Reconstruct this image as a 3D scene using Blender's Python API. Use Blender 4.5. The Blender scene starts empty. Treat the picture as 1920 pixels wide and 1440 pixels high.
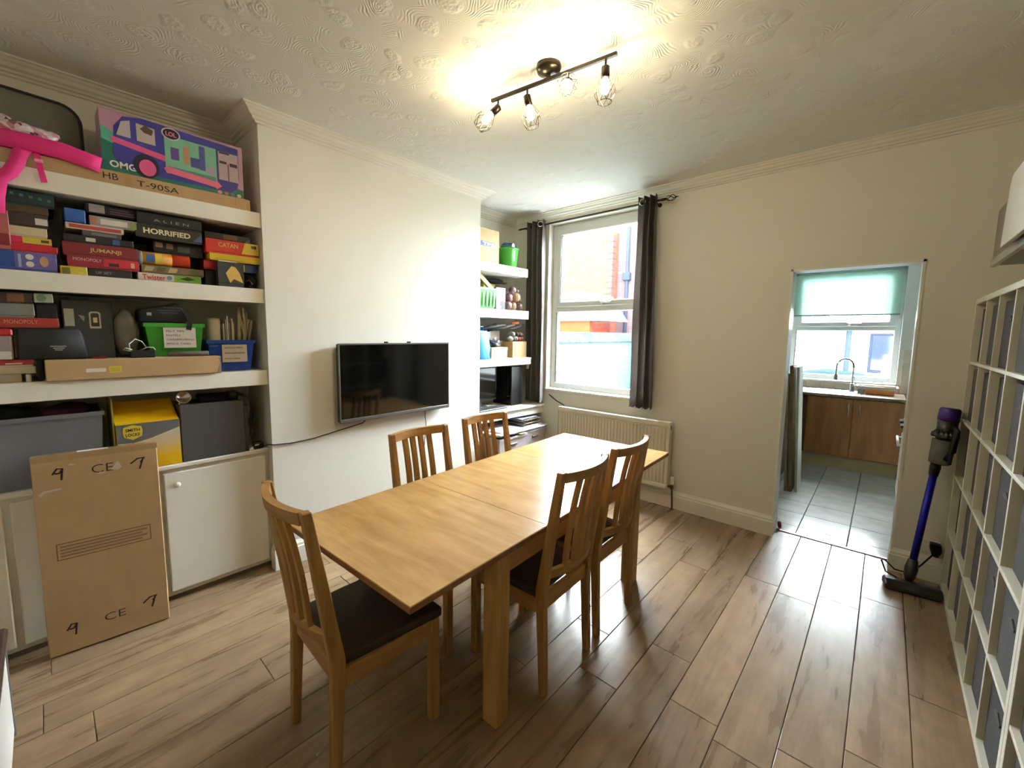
import bpy, bmesh, math, random
from mathutils import Vector, Matrix

# ------------------------------------------------------------------ camera
scene = bpy.context.scene
COL = scene.collection
CAM_H = 1.542
yaw, pitch, roll = math.radians(42.490), math.radians(6.013), math.radians(-0.654)
fw = Vector((-math.sin(yaw) * math.cos(pitch), math.cos(yaw) * math.cos(pitch), -math.sin(pitch)))
r0 = Vector((math.cos(yaw), math.sin(yaw), 0))
d0 = fw.cross(r0)
rr = math.cos(roll) * r0 + math.sin(roll) * d0
dd = fw.cross(rr)
cam_data = bpy.data.cameras.new('camera')
cam_data.sensor_fit = 'HORIZONTAL'
cam_data.sensor_width = 36.0
cam_data.lens = 787.13 * 36.0 / 1920.0
cam_data.shift_x = (960 - 938.29) / 1920.0
cam_data.shift_y = (708.93 - 720) / 1920.0
cam_data.clip_start = 0.05
cam = bpy.data.objects.new('camera', cam_data)
COL.objects.link(cam)
up, bk = -dd, -fw
cam.matrix_world = Matrix(((rr.x, up.x, bk.x, 0), (rr.y, up.y, bk.y, 0), (rr.z, up.z, bk.z, CAM_H), (0, 0, 0, 1)))
scene.camera = cam

# ------------------------------------------------------------------ sky, exposure
SKY = 104.0
world = bpy.data.worlds.new('overcast_sky')
scene.world = world
world.use_nodes = True
wn = world.node_tree
for n in list(wn.nodes):
    wn.nodes.remove(n)
w_out = wn.nodes.new('ShaderNodeOutputWorld')
w_bg = wn.nodes.new('ShaderNodeBackground')
w_bg.inputs['Color'].default_value = (0.90, 0.97, 1.0, 1)
w_bg.inputs['Strength'].default_value = SKY
wn.links.new(w_bg.outputs[0], w_out.inputs[0])
vs = scene.view_settings
vs.view_transform = 'Standard'
vs.look = 'None'
vs.gamma = 1.0
vs.use_curve_mapping = False
vs.exposure = 0.25
BULB_W = 235.0          # emission of each glowing bulb
BULB_COL = (1.0, 0.84, 0.52)
scene.cycles.max_bounces = 10
scene.cycles.diffuse_bounces = 6
scene.cycles.transparent_max_bounces = 16
scene.cycles.sample_clamp_indirect = 8.0
scene.cycles.caustics_reflective = False
scene.cycles.caustics_refractive = False

# ------------------------------------------------------------------ materials
def lin(c):
    out = []
    for v in c:
        v = v / 255.0
        out.append(v / 12.92 if v <= 0.04045 else ((v + 0.055) / 1.055) ** 2.4)
    return tuple(out)

MATS = {}
def new_mat(name):
    m = bpy.data.materials.new(name)
    m.use_nodes = True
    nt = m.node_tree
    b = nt.nodes['Principled BSDF']
    return m, nt, b

def paint(name, rgb, rough=0.6, metal=0.0, var=0.06, scale=6.0, bump=0.0, bscale=60.0, coat=0.0, rand=0.0, spec=0.5):
    """plain procedural finish: small noise variation of the colour and a fine relief"""
    if name in MATS:
        return MATS[name]
    m, nt, b = new_mat(name)
    c = lin(rgb)
    tc = nt.nodes.new('ShaderNodeTexCoord')
    nz = nt.nodes.new('ShaderNodeTexNoise')
    nz.inputs['Scale'].default_value = scale
    nz.inputs['Detail'].default_value = 4
    nt.links.new(tc.outputs['Object'], nz.inputs['Vector'])
    rp = nt.nodes.new('ShaderNodeValToRGB')
    rp.color_ramp.elements[0].position = 0.3
    rp.color_ramp.elements[1].position = 0.7
    rp.color_ramp.elements[0].color = tuple(v * (1 - var) for v in c) + (1,)
    rp.color_ramp.elements[1].color = tuple(min(1, v * (1 + var)) for v in c) + (1,)
    nt.links.new(nz.outputs['Fac'], rp.inputs['Fac'])
    col = rp.outputs['Color']
    if rand > 0:
        oi = nt.nodes.new('ShaderNodeObjectInfo')
        hsv = nt.nodes.new('ShaderNodeHueSaturation')
        mr = nt.nodes.new('ShaderNodeMapRange')
        mr.inputs['To Min'].default_value = 1 - rand
        mr.inputs['To Max'].default_value = 1 + rand
        nt.links.new(oi.outputs['Random'], mr.inputs['Value'])
        nt.links.new(mr.outputs['Result'], hsv.inputs['Value'])
        nt.links.new(col, hsv.inputs['Color'])
        col = hsv.outputs['Color']
    nt.links.new(col, b.inputs['Base Color'])
    b.inputs['Roughness'].default_value = rough
    b.inputs['Metallic'].default_value = metal
    b.inputs['Specular IOR Level'].default_value = spec
    if coat:
        b.inputs['Coat Weight'].default_value = coat
        b.inputs['Coat Roughness'].default_value = 0.1
    if bump > 0:
        n2 = nt.nodes.new('ShaderNodeTexNoise')
        n2.inputs['Scale'].default_value = bscale
        n2.inputs['Detail'].default_value = 3
        nt.links.new(tc.outputs['Object'], n2.inputs['Vector'])
        bp = nt.nodes.new('ShaderNodeBump')
        bp.inputs['Strength'].default_value = 0.6
        bp.inputs['Distance'].default_value = bump
        nt.links.new(n2.outputs['Fac'], bp.inputs['Height'])
        nt.links.new(bp.outputs['Normal'], b.inputs['Normal'])
    MATS[name] = m
    return m

def wood(name, light, dark, axis='Y', stretch=14.0, scale=5.0, rough=0.4, rand=0.1, bump=0.0006, world_space=False, blotch=0.0):
    if name in MATS:
        return MATS[name]
    m, nt, b = new_mat(name)
    L = nt.links.new
    tc = nt.nodes.new('ShaderNodeTexCoord')
    mp = nt.nodes.new('ShaderNodeMapping')
    s = [scale * stretch] * 3
    s['XYZ'.index(axis)] = scale
    mp.inputs['Scale'].default_value = s
    oi = nt.nodes.new('ShaderNodeObjectInfo')
    cm = nt.nodes.new('ShaderNodeCombineXYZ')
    ml = nt.nodes.new('ShaderNodeMath'); ml.operation = 'MULTIPLY'; ml.inputs[1].default_value = 53.0
    L(oi.outputs['Random'], ml.inputs[0])
    L(ml.outputs[0], cm.inputs[0]); L(ml.outputs[0], cm.inputs[1]); L(ml.outputs[0], cm.inputs[2])
    L(cm.outputs[0], mp.inputs['Location'])
    L(tc.outputs['Object'], mp.inputs['Vector'])
    nz = nt.nodes.new('ShaderNodeTexNoise')
    nz.inputs['Scale'].default_value = 1.0
    nz.inputs['Detail'].default_value = 5
    nz.inputs['Roughness'].default_value = 0.62
    nz.inputs['Distortion'].default_value = 0.4
    L(mp.outputs[0], nz.inputs['Vector'])
    rp = nt.nodes.new('ShaderNodeValToRGB')
    rp.color_ramp.elements[0].position = 0.33
    rp.color_ramp.elements[1].position = 0.66
    rp.color_ramp.elements[0].color = lin(dark) + (1,)
    rp.color_ramp.elements[1].color = lin(light) + (1,)
    L(nz.outputs['Fac'], rp.inputs['Fac'])
    col = rp.outputs['Color']
    hsv = nt.nodes.new('ShaderNodeHueSaturation')
    mr = nt.nodes.new('ShaderNodeMapRange')
    mr.inputs['To Min'].default_value = 1 - rand
    mr.inputs['To Max'].default_value = 1 + rand
    L(oi.outputs['Random'], mr.inputs['Value'])
    L(mr.outputs['Result'], hsv.inputs['Value'])
    L(col, hsv.inputs['Color'])
    col = hsv.outputs['Color']
    if blotch > 0:
        n3 = nt.nodes.new('ShaderNodeTexNoise')
        n3.inputs['Scale'].default_value = 9.0
        n3.inputs['Detail'].default_value = 6
        L(tc.outputs['Object'], n3.inputs['Vector'])
        m3 = nt.nodes.new('ShaderNodeMapRange')
        m3.inputs['From Min'].default_value = 0.3; m3.inputs['From Max'].default_value = 0.7
        m3.inputs['To Min'].default_value = 1 - blotch; m3.inputs['To Max'].default_value = 1 + blotch
        L(n3.outputs['Fac'], m3.inputs['Value'])
        h3 = nt.nodes.new('ShaderNodeHueSaturation')
        L(m3.outputs['Result'], h3.inputs['Value'])
        L(col, h3.inputs['Color'])
        col = h3.outputs['Color']
    L(col, b.inputs['Base Color'])
    b.inputs['Roughness'].default_value = rough
    rgh = nt.nodes.new('ShaderNodeMapRange')
    rgh.inputs['To Min'].default_value = rough * 0.85
    rgh.inputs['To Max'].default_value = min(1, rough * 1.25)
    L(nz.outputs['Fac'], rgh.inputs['Value'])
    L(rgh.outputs['Result'], b.inputs['Roughness'])
    if bump:
        bp = nt.nodes.new('ShaderNodeBump')
        bp.inputs['Strength'].default_value = 0.4
        bp.inputs['Distance'].default_value = bump
        L(nz.outputs['Fac'], bp.inputs['Height'])
        L(bp.outputs['Normal'], b.inputs['Normal'])
    MATS[name] = m
    return m

def glass_mat(name='window_glass', tint=(0.97, 0.99, 1.0), gloss=0.06):
    if name in MATS:
        return MATS[name]
    m = bpy.data.materials.new(name); m.use_nodes = True
    nt = m.node_tree
    for n in list(nt.nodes): nt.nodes.remove(n)
    o = nt.nodes.new('ShaderNodeOutputMaterial')
    mix = nt.nodes.new('ShaderNodeMixShader')
    t = nt.nodes.new('ShaderNodeBsdfTransparent'); t.inputs[0].default_value = tint + (1,)
    g = nt.nodes.new('ShaderNodeBsdfGlossy'); g.inputs['Roughness'].default_value = 0.02
    nz = nt.nodes.new('ShaderNodeTexNoise'); nz.inputs['Scale'].default_value = 3
    mr = nt.nodes.new('ShaderNodeMapRange')
    mr.inputs['To Min'].default_value = gloss * 0.8; mr.inputs['To Max'].default_value = gloss * 1.2
    nt.links.new(nz.outputs['Fac'], mr.inputs['Value'])
    nt.links.new(mr.outputs['Result'], mix.inputs['Fac'])
    nt.links.new(t.outputs[0], mix.inputs[1]); nt.links.new(g.outputs[0], mix.inputs[2])
    nt.links.new(mix.outputs[0], o.inputs[0])
    MATS[name] = m
    return m

def emit_mat(name, rgb, strength):
    m, nt, b = new_mat(name)
    b.inputs['Base Color'].default_value = rgb + (1,)
    b.inputs['Emission Color'].default_value = rgb + (1,)
    b.inputs['Emission Strength'].default_value = strength
    MATS[name] = m
    return m

def translucent_mat(name, rgb, trans=0.5):
    m = bpy.data.materials.new(name); m.use_nodes = True
    nt = m.node_tree
    for n in list(nt.nodes): nt.nodes.remove(n)
    o = nt.nodes.new('ShaderNodeOutputMaterial')
    mix = nt.nodes.new('ShaderNodeMixShader'); mix.inputs['Fac'].default_value = trans
    tc = nt.nodes.new('ShaderNodeTexCoord')
    nz = nt.nodes.new('ShaderNodeTexNoise'); nz.inputs['Scale'].default_value = 25
    nt.links.new(tc.outputs['Object'], nz.inputs['Vector'])
    rp = nt.nodes.new('ShaderNodeValToRGB')
    c = lin(rgb)
    rp.color_ramp.elements[0].color = tuple(v * 0.92 for v in c) + (1,)
    rp.color_ramp.elements[1].color = c + (1,)
    nt.links.new(nz.outputs['Fac'], rp.inputs['Fac'])
    d = nt.nodes.new('ShaderNodeBsdfDiffuse'); t = nt.nodes.new('ShaderNodeBsdfTranslucent')
    nt.links.new(rp.outputs['Color'], d.inputs[0]); nt.links.new(rp.outputs['Color'], t.inputs[0])
    nt.links.new(d.outputs[0], mix.inputs[1]); nt.links.new(t.outputs[0], mix.inputs[2])
    nt.links.new(mix.outputs[0], o.inputs[0])
    MATS[name] = m
    return m

def clear_mat(name, tint, opac=0.35, rough=0.15):
    m = bpy.data.materials.new(name); m.use_nodes = True
    nt = m.node_tree
    b = nt.nodes['Principled BSDF']; o = nt.nodes['Material Output']
    b.inputs['Base Color'].default_value = lin(tint) + (1,)
    b.inputs['Roughness'].default_value = rough
    t = nt.nodes.new('ShaderNodeBsdfTransparent'); t.inputs[0].default_value = lin(tint) + (1,)
    mix = nt.nodes.new('ShaderNodeMixShader')
    nz = nt.nodes.new('ShaderNodeTexNoise'); nz.inputs['Scale'].default_value = 14
    mr = nt.nodes.new('ShaderNodeMapRange')
    mr.inputs['To Min'].default_value = opac * 0.8; mr.inputs['To Max'].default_value = min(1, opac * 1.2)
    nt.links.new(nz.outputs['Fac'], mr.inputs['Value'])
    nt.links.new(mr.outputs['Result'], mix.inputs['Fac'])
    nt.links.new(t.outputs[0], mix.inputs[1]); nt.links.new(b.outputs[0], mix.inputs[2])
    nt.links.new(mix.outputs[0], o.inputs[0])
    MATS[name] = m
    return m

# ------------------------------------------------------------------ mesh helpers
def bm_new():
    return bmesh.new()

def bx(bm, x0, x1, y0, y1, z0, z1, bev=0.0, seg=1):
    t = bmesh.new()
    bmesh.ops.create_cube(t, size=1.0)
    for v in t.verts:
        v.co = Vector(((x0 + x1) / 2 + v.co.x * (x1 - x0), (y0 + y1) / 2 + v.co.y * (y1 - y0), (z0 + z1) / 2 + v.co.z * (z1 - z0)))
    if bev > 0:
        bev = min(bev, 0.45 * min(abs(x1 - x0), abs(y1 - y0), abs(z1 - z0)))
        bmesh.ops.bevel(t, geom=list(t.edges), offset=bev, segments=seg, affect='EDGES', profile=0.5)
    merge(bm, t)
    return bm

def merge(bm, t, M=None):
    me = bpy.data.meshes.new('tmp')
    if M is not None:
        t.transform(M)
    t.to_mesh(me); t.free()
    bm.from_mesh(me)
    bpy.data.meshes.remove(me)

def frame_from(d):
    d = d.normalized()
    a = Vector((0, 0, 1)) if abs(d.z) < 0.95 else Vector((1, 0, 0))
    u = d.cross(a).normalized(); v = u.cross(d).normalized()
    return u, v

def tube(bm, pts, r, n=8, closed=False, caps=True):
    pts = [Vector(p) for p in pts]
    rs = r if isinstance(r, (list, tuple)) else [r] * len(pts)
    rings = []
    N = len(pts)
    for i, p in enumerate(pts):
        if closed:
            d = pts[(i + 1) % N] - pts[i - 1]
        else:
            d = pts[min(i + 1, N - 1)] - pts[max(i - 1, 0)]
        u, v = frame_from(d)
        rings.append([bm.verts.new(p + rs[i] * (math.cos(2 * math.pi * k / n) * u + math.sin(2 * math.pi * k / n) * v)) for k in range(n)])
    rng = range(N) if closed else range(N - 1)
    for i in rng:
        a, b = rings[i], rings[(i + 1) % N]
        for k in range(n):
            bm.faces.new((a[k], a[(k + 1) % n], b[(k + 1) % n], b[k]))
    if caps and not closed:
        bm.faces.new(rings[0][::-1]); bm.faces.new(rings[-1])
    return bm

def lathe(bm, prof, n=24, M=None, cap=True):
    """prof: list of (radius, z) turned about Z"""
    t = bmesh.new()
    rings = []
    for r, z in prof:
        rings.append([t.verts.new((max(r, 1e-4) * math.cos(2 * math.pi * k / n), max(r, 1e-4) * math.sin(2 * math.pi * k / n), z)) for k in range(n)])
    for a, b in zip(rings, rings[1:]):
        for k in range(n):
            t.faces.new((a[k], a[(k + 1) % n], b[(k + 1) % n], b[k]))
    if cap:
        t.faces.new(rings[0][::-1]); t.faces.new(rings[-1])
    merge(bm, t, M)
    return bm

def prism(bm, poly, axis, a0, a1, bev=0.0):
    """poly in the two other axes (cyclic order), extruded along axis from a0 to a1"""
    t = bmesh.new()
    def P(p, a):
        if axis == 'X': return (a, p[0], p[1])
        if axis == 'Y': return (p[0], a, p[1])
        return (p[0], p[1], a)
    A = [t.verts.new(P(p, a0)) for p in poly]
    B = [t.verts.new(P(p, a1)) for p in poly]
    n = len(poly)
    t.faces.new(A[::-1]); t.faces.new(B)
    for k in range(n):
        t.faces.new((A[k], A[(k + 1) % n], B[(k + 1) % n], B[k]))
    bmesh.ops.recalc_face_normals(t, faces=t.faces)
    if bev > 0:
        bmesh.ops.bevel(t, geom=list(t.edges), offset=bev, segments=1, affect='EDGES', profile=0.5)
    merge(bm, t)
    return bm

def obj(name, bm, mat, parent=None, smooth=False):
    me = bpy.data.meshes.new(name)
    bmesh.ops.recalc_face_normals(bm, faces=bm.faces)
    bm.to_mesh(me); bm.free()
    if smooth:
        for p in me.polygons: p.use_smooth = True
    if mat is not None:
        for mm in (mat if isinstance(mat, (list, tuple)) else [mat]):
            me.materials.append(mm)
    o = bpy.data.objects.new(name, me)
    COL.objects.link(o)
    if parent is not None:
        o.parent = parent
        o.matrix_parent_inverse = wmat(parent).inverted()
    return o

def wmat(o):
    m = o.matrix_basis.copy()
    if o.parent is not None:
        m = wmat(o.parent) @ o.matrix_parent_inverse @ m
    return m

def tag(o, label, cat, group=None):
    o['label'] = label; o['category'] = cat
    if group: o['group'] = group
    return o

def thing(name, label, cat, loc=(0, 0, 0), rotz=0.0, group=None):
    o = bpy.data.objects.new(name, None)
    COL.objects.link(o)
    o.empty_display_size = 0.05
    o.location = loc; o.rotation_euler = (0, 0, rotz)
    return tag(o, label, cat, group)

def struct(name, bm, mat, parent=None, smooth=False):
    o = obj(name, bm, mat, parent, smooth)
    if parent is None: o['kind'] = 'structure'
    return o

def dup(root, loc, rotz, label, group=None):
    r = root.copy(); COL.objects.link(r)
    r.location = loc; r.rotation_euler = (0, 0, rotz)
    r['label'] = label
    if group: r['group'] = group
    for ch in list(root.children):
        c = ch.copy(); COL.objects.link(c); c.parent = r
        for g in list(ch.children):
            d = g.copy(); COL.objects.link(d); d.parent = c
    return r

def text_bm(body, width, height, thick=0.0006, bold=0.0):
    """lettering as real geometry, centred, fitted into width x height, in the XY plane"""
    cu = bpy.data.curves.new('lettering', 'FONT')
    cu.body = body
    cu.align_x = 'CENTER'; cu.align_y = 'CENTER'
    cu.extrude = 0.02
    cu.offset = bold
    cu.resolution_u = 3
    o = bpy.data.objects.new('lettering', cu)
    COL.objects.link(o)
    bpy.context.view_layer.update()
    dg = bpy.context.evaluated_depsgraph_get()
    me = bpy.data.meshes.new_from_object(o.evaluated_get(dg))
    bpy.data.objects.remove(o); bpy.data.curves.remove(cu)
    bm = bmesh.new(); bm.from_mesh(me); bpy.data.meshes.remove(me)
    xs = [v.co.x for v in bm.verts]; ys = [v.co.y for v in bm.verts]
    cx, cy = (min(xs) + max(xs)) / 2, (min(ys) + max(ys)) / 2
    sx, sy = width / (max(xs) - min(xs)), height / (max(ys) - min(ys))
    for v in bm.verts:
        v.co = Vector(((v.co.x - cx) * sx, (v.co.y - cy) * sy, (v.co.z + 0.02) / 0.04 * thick))
    return bm

FACE_X = Matrix(((0, 0, 1), (1, 0, 0), (0, 1, 0))).to_4x4()      # text facing +x, reading along +y
def lettering(parent, body, mat, x, yc, zc, w, h, slant=0.0, bold=0.0, name='lettering'):
    bm = text_bm(body, w, h, bold=bold)
    bm.transform(Matrix.Translation((x, yc, zc)) @ Matrix.Rotation(slant, 4, 'X') @ FACE_X)
    return obj(name, bm, mat, parent)

def panel(parent, mat, x, y0, y1, z0, z1, name='printed_panel', t=0.0008):
    bm = bm_new(); bx(bm, x, x + t, y0, y1, z0, z1)
    return obj(name, bm, mat, parent)

def polypanel(parent, mat, x, pts, name='printed_panel', t=0.0008):
    bm = bm_new(); prism(bm, pts, 'X', x, x + t)
    return obj(name, bm, mat, parent)

# ------------------------------------------------------------------ shared finishes
WALL = paint('wall_paint', (236, 234, 224), 0.75, var=0.02, scale=2.0, bump=0.0012, bscale=18)
WALLK = paint('kitchen_wall_paint', (236, 240, 236), 0.7, var=0.02)
GLOSSW = paint('white_gloss_paint', (242, 240, 232), 0.35, var=0.02, bump=0.0004, bscale=30)
SHELFW = paint('shelf_white', (243, 240, 228), 0.5, var=0.02, bump=0.0003, bscale=40)
UPVC = paint('upvc_white', (236, 240, 240), 0.3, var=0.01)
BLACK = paint('black_plastic', (20, 20, 21), 0.4, var=0.1)
BLACKM = paint('black_matt', (17, 17, 18), 0.75, var=0.2)
CHROME = paint('chrome', (205, 205, 205), 0.18, metal=1.0, var=0.02)
CARD = paint('cardboard', (186, 154, 112), 0.8, var=0.06, scale=9, bump=0.0005, bscale=90)
CARD2 = paint('cardboard_pale', (204, 178, 136), 0.8, var=0.06, scale=9)
WHITEP = paint('white_print', (235, 232, 226), 0.6, var=0.02)
INK = paint('marker_ink', (30, 26, 24), 0.7, var=0.1)
GLASS = glass_mat()

CEIL_Z = 2.815
YB, YB2 = 3.75, 3.905          # back wall faces
XC = -2.81                     # chimney breast face
XA = -3.22                     # alcove back
CY0, CY1 = 0.94, 2.776         # chimney breast sides
XR = 0.755                     # wall behind the shelving
YF = -0.55                     # wall behind the photographer
DX0, DX1, DZ = -0.558, 0.14, 2.034
WX0, WX1, WZ0, WZ1 = -2.75, -1.64, 0.943, 2.706
KX0, KX1, KY, KZ = -1.35, 0.80, 6.86, 2.55      # kitchen

# ceiling with stippled swirl plaster
def ceiling_mat():
    m, nt, b = new_mat('swirl_plaster')
    L = nt.links.new
    tc = nt.nodes.new('ShaderNodeTexCoord')
    vo = nt.nodes.new('ShaderNodeTexVoronoi'); vo.voronoi_dimensions = '2D'
    vo.inputs['Scale'].default_value = 5.2
    vo.inputs['Randomness'].default_value = 0.9
    wn_ = nt.nodes.new('ShaderNodeTexNoise'); wn_.inputs['Scale'].default_value = 5; wn_.inputs['Detail'].default_value = 2
    L(tc.outputs['Object'], wn_.inputs['Vector'])
    add = nt.nodes.new('ShaderNodeVectorMath'); add.operation = 'MULTIPLY_ADD'
    add.inputs[1].default_value = (0.16, 0.16, 0)
    L(wn_.outputs['Color'], add.inputs[0]); L(tc.outputs['Object'], add.inputs[2])
    L(add.outputs[0], vo.inputs['Vector'])
    mu = nt.nodes.new('ShaderNodeMath'); mu.operation = 'MULTIPLY'; mu.inputs[1].default_value = 92.0
    L(vo.outputs['Distance'], mu.inputs[0])
    sn = nt.nodes.new('ShaderNodeMath'); sn.operation = 'SINE'
    L(mu.outputs[0], sn.inputs[0])
    # arcs only on part of the surface
    n2 = nt.nodes.new('ShaderNodeTexNoise'); n2.inputs['Scale'].default_value = 8; n2.inputs['Detail'].default_value = 2
    L(tc.outputs['Object'], n2.inputs['Vector'])
    mk = nt.nodes.new('ShaderNodeMapRange'); mk.inputs['From Min'].default_value = 0.52; mk.inputs['From Max'].default_value = 0.66
    L(n2.outputs['Fac'], mk.inputs['Value'])
    arc = nt.nodes.new('ShaderNodeMath'); arc.operation = 'MULTIPLY'
    L(sn.outputs[0], arc.inputs[0]); L(mk.outputs['Result'], arc.inputs[1])
    # stipple in the hearts of the swirls
    n3 = nt.nodes.new('ShaderNodeTexNoise'); n3.inputs['Scale'].default_value = 55; n3.inputs['Detail'].default_value = 3
    L(tc.outputs['Object'], n3.inputs['Vector'])
    near = nt.nodes.new('ShaderNodeMapRange'); near.inputs['From Min'].default_value = 0.28; near.inputs['From Max'].default_value = 0.16
    L(vo.outputs['Distance'], near.inputs['Value'])
    st = nt.nodes.new('ShaderNodeMath'); st.operation = 'MULTIPLY'
    L(n3.outputs['Fac'], st.inputs[0]); L(near.outputs['Result'], st.inputs[1])
    st2 = nt.nodes.new('ShaderNodeMath'); st2.operation = 'MULTIPLY'; st2.inputs[1].default_value = 5.0
    L(st.outputs[0], st2.inputs[0])
    sm = nt.nodes.new('ShaderNodeMath'); sm.operation = 'ADD'
    L(arc.outputs[0], sm.inputs[0]); L(st2.outputs[0], sm.inputs[1])
    bp = nt.nodes.new('ShaderNodeBump'); bp.inputs['Strength'].default_value = 0.5; bp.inputs['Distance'].default_value = 0.0019
    L(sm.outputs[0], bp.inputs['Height'])
    L(bp.outputs['Normal'], b.inputs['Normal'])
    b.inputs['Base Color'].default_value = lin((234, 233, 227)) + (1,)
    b.inputs['Roughness'].default_value = 0.62
    return m
bm = bm_new(); bx(bm, XA - 0.1, XR + 0.1, YF - 0.1, YB2, CEIL_Z, CEIL_Z + 0.1)
struct('ceiling', bm, ceiling_mat())

# floor: laminate boards laid as single pieces on a slab
bm = bm_new(); bx(bm, XA - 0.1, XR + 0.1, YF - 0.1, YB2 - 0.005, -0.12, -0.012)
floor = struct('floor', bm, paint('floor_slab', (70, 55, 42), 0.8))
BOARD = wood('laminate_board', (158, 134, 105), (124, 101, 77), 'Y', 9.0, 1.5, rough=0.27, rand=0.13, bump=0.0003, blotch=0.14)
def board_mesh(x0, x1, y0, y1):
    t = bmesh.new(); g = 0.0012; c = 0.002
    lo = [t.verts.new(p) for p in ((x0 + g, y0 + g, -0.012), (x1 - g, y0 + g, -0.012), (x1 - g, y1 - g, -0.012), (x0 + g, y1 - g, -0.012))]
    md = [t.verts.new((v.co.x, v.co.y, -c * 0.6)) for v in lo]
    hi = [t.verts.new(p) for p in ((x0 + g + c, y0 + g + c, 0), (x1 - g - c, y0 + g + c, 0), (x1 - g - c, y1 - g - c, 0), (x0 + g + c, y1 - g - c, 0))]
    t.faces.new(hi)
    for a, b in ((lo, md), (md, hi)):
        for k in range(4): t.faces.new((a[k], a[(k + 1) % 4], b[(k + 1) % 4], b[k]))
    return t
rnd = random.Random(5)
P = 0.1885
k0 = int(math.floor((XA - (-0.374)) / P))
known = {-1: 1.71, 0: 2.92, 1: 3.05, 2: 3.22}
k = k0
while -0.374 + k * P < XR:
    x0 = max(-0.374 + k * P, XA); x1 = min(-0.374 + (k + 1) * P, XR)
    off = known.get(k, rnd.uniform(0, 1.28))
    y = off - 1.28 * math.ceil((off - YF) / 1.28)
    while y < YB2 - 0.02:
        a, b_ = max(y, YF), min(y + 1.28, YB2 - 0.01)
        if b_ - a > 0.03 and x1 - x0 > 0.01:
            cx, cy = (x0 + x1) / 2, (a + b_) / 2
            o = obj('board', board_mesh(x0 - cx, x1 - cx, a - cy, b_ - cy), BOARD, floor)
            o.location = (cx, cy, 0)
        y += 1.28
    k += 1
bm = bm_new(); prism(bm, [(YB2 - 0.02, 0.0), (YB2 - 0.014, 0.006), (YB2 + 0.014, 0.006), (YB2 + 0.02, 0.0), (YB2 + 0.02, -0.02), (YB2 - 0.02, -0.02)], 'X', DX0, DX1)
struct('trim_1', bm, paint('threshold_bar', (120, 108, 100), 0.35, metal=0.6))

# walls
bm = bm_new()
bx(bm, XA - 0.12, XA, YF - 0.1, YB2, 0, CEIL_Z)
struct('wall_left', bm, WALL)
bm = bm_new(); bx(bm, XA, XC, CY0, CY1, 0, CEIL_Z)
struct('wall_chimney', bm, WALL)
bm = bm_new(); bx(bm, XR, XR + 0.12, YF - 0.1, YB2, 0, CEIL_Z)
struct('wall_right', bm, WALL)
bm = bm_new(); bx(bm, XA, XR, YF - 0.1, YF, 0, CEIL_Z)
struct('wall_front', bm, WALL)
def hole_wall(bm, x0, x1, z0, z1, y0, y1, holes):
    """wall slab with rectangular openings: cells of a grid, the open ones left out"""
    xs = sorted({x0, x1} | {h[0] for h in holes} | {h[1] for h in holes})
    zs = sorted({z0, z1} | {h[2] for h in holes} | {h[3] for h in holes})
    for i in range(len(xs) - 1):
        for j in range(len(zs) - 1):
            cx, cz = (xs[i] + xs[i + 1]) / 2, (zs[j] + zs[j + 1]) / 2
            if any(h[0] < cx < h[1] and h[2] < cz < h[3] for h in holes): continue
            bx(bm, xs[i], xs[i + 1], y0, y1, zs[j], zs[j + 1])
    bmesh.ops.remove_doubles(bm, verts=bm.verts, dist=1e-5)
    seen = {}
    dead = []
    for f in bm.faces:
        key = tuple(sorted(v.index for v in f.verts))
    bm.verts.index_update()
    for f in bm.faces:
        key = tuple(sorted(v.index for v in f.verts))
        if key in seen: dead += [f, seen[key]]
        seen[key] = f
    bmesh.ops.delete(bm, geom=list(set(dead)), context='FACES_ONLY')
    return bm
bm = bm_new()
hole_wall(bm, XA, XR + 0.12, 0, CEIL_Z, YB, YB2, [(WX0, WX1, WZ0, WZ1), (DX0, DX1, -0.001, DZ)])
struct('wall_back', bm, WALL)
# white gloss lining of the kitchen opening
bm = bm_new()
bx(bm, DX0, DX0 + 0.014, YB - 0.004, YB2 + 0.004, 0.0, DZ)
bx(bm, DX1 - 0.014, DX1, YB - 0.004, YB2 + 0.004, 0.0, DZ)
bx(bm, DX0, DX1, YB - 0.004, YB2 + 0.004, DZ - 0.014, DZ)
struct('trim_2', bm, GLOSSW)

# cornice: swept profile round the room
def sweep(bm, path, prof, closed=False):
    """path: plan points; prof: (distance from wall into the room, z). room lies to the right of the path"""
    n = len(path); rings = []
    for i, p in enumerate(path):
        p = Vector((p[0], p[1]))
        def nrm(a, b):
            d = (Vector(b) - Vector(a)).normalized(); return Vector((d.y, -d.x))
        if closed or 0 < i < n - 1:
            n1, n2 = nrm(path[i - 1], path[i]), nrm(path[i], path[(i + 1) % n])
            m = (n1 + n2); m = m / max(m.dot(n1), 1e-4)
        elif i == 0: m = nrm(path[0], path[1])
        else: m = nrm(path[-2], path[-1])
        rings.append([bm.verts.new((p.x + m.x * d, p.y + m.y * d, z)) for d, z in prof])
    for i in range(n if closed else n - 1):
        a, b = rings[i], rings[(i + 1) % n]
        for k in range(len(prof)):
            bm.faces.new((a[k], b[k], b[(k + 1) % len(prof)], a[(k + 1) % len(prof)]))
    if not closed:
        bm.faces.new(rings[0]); bm.faces.new(rings[-1][::-1])
    return bm
room = [(XA, YF), (XA, CY0), (XC, CY0), (XC, CY1), (XA, CY1), (XA, YB), (XR, YB), (XR, YF)]
c = CEIL_Z
prof = [(0, c), (0.098, c), (0.098, c - 0.008), (0.086, c - 0.011), (0.078, c - 0.020), (0.066, c - 0.026), (0.056, c - 0.040), (0.040, c - 0.047), (0.036, c - 0.056), (0.018, c - 0.058), (0.014, c - 0.068), (0, c - 0.070)]
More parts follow.
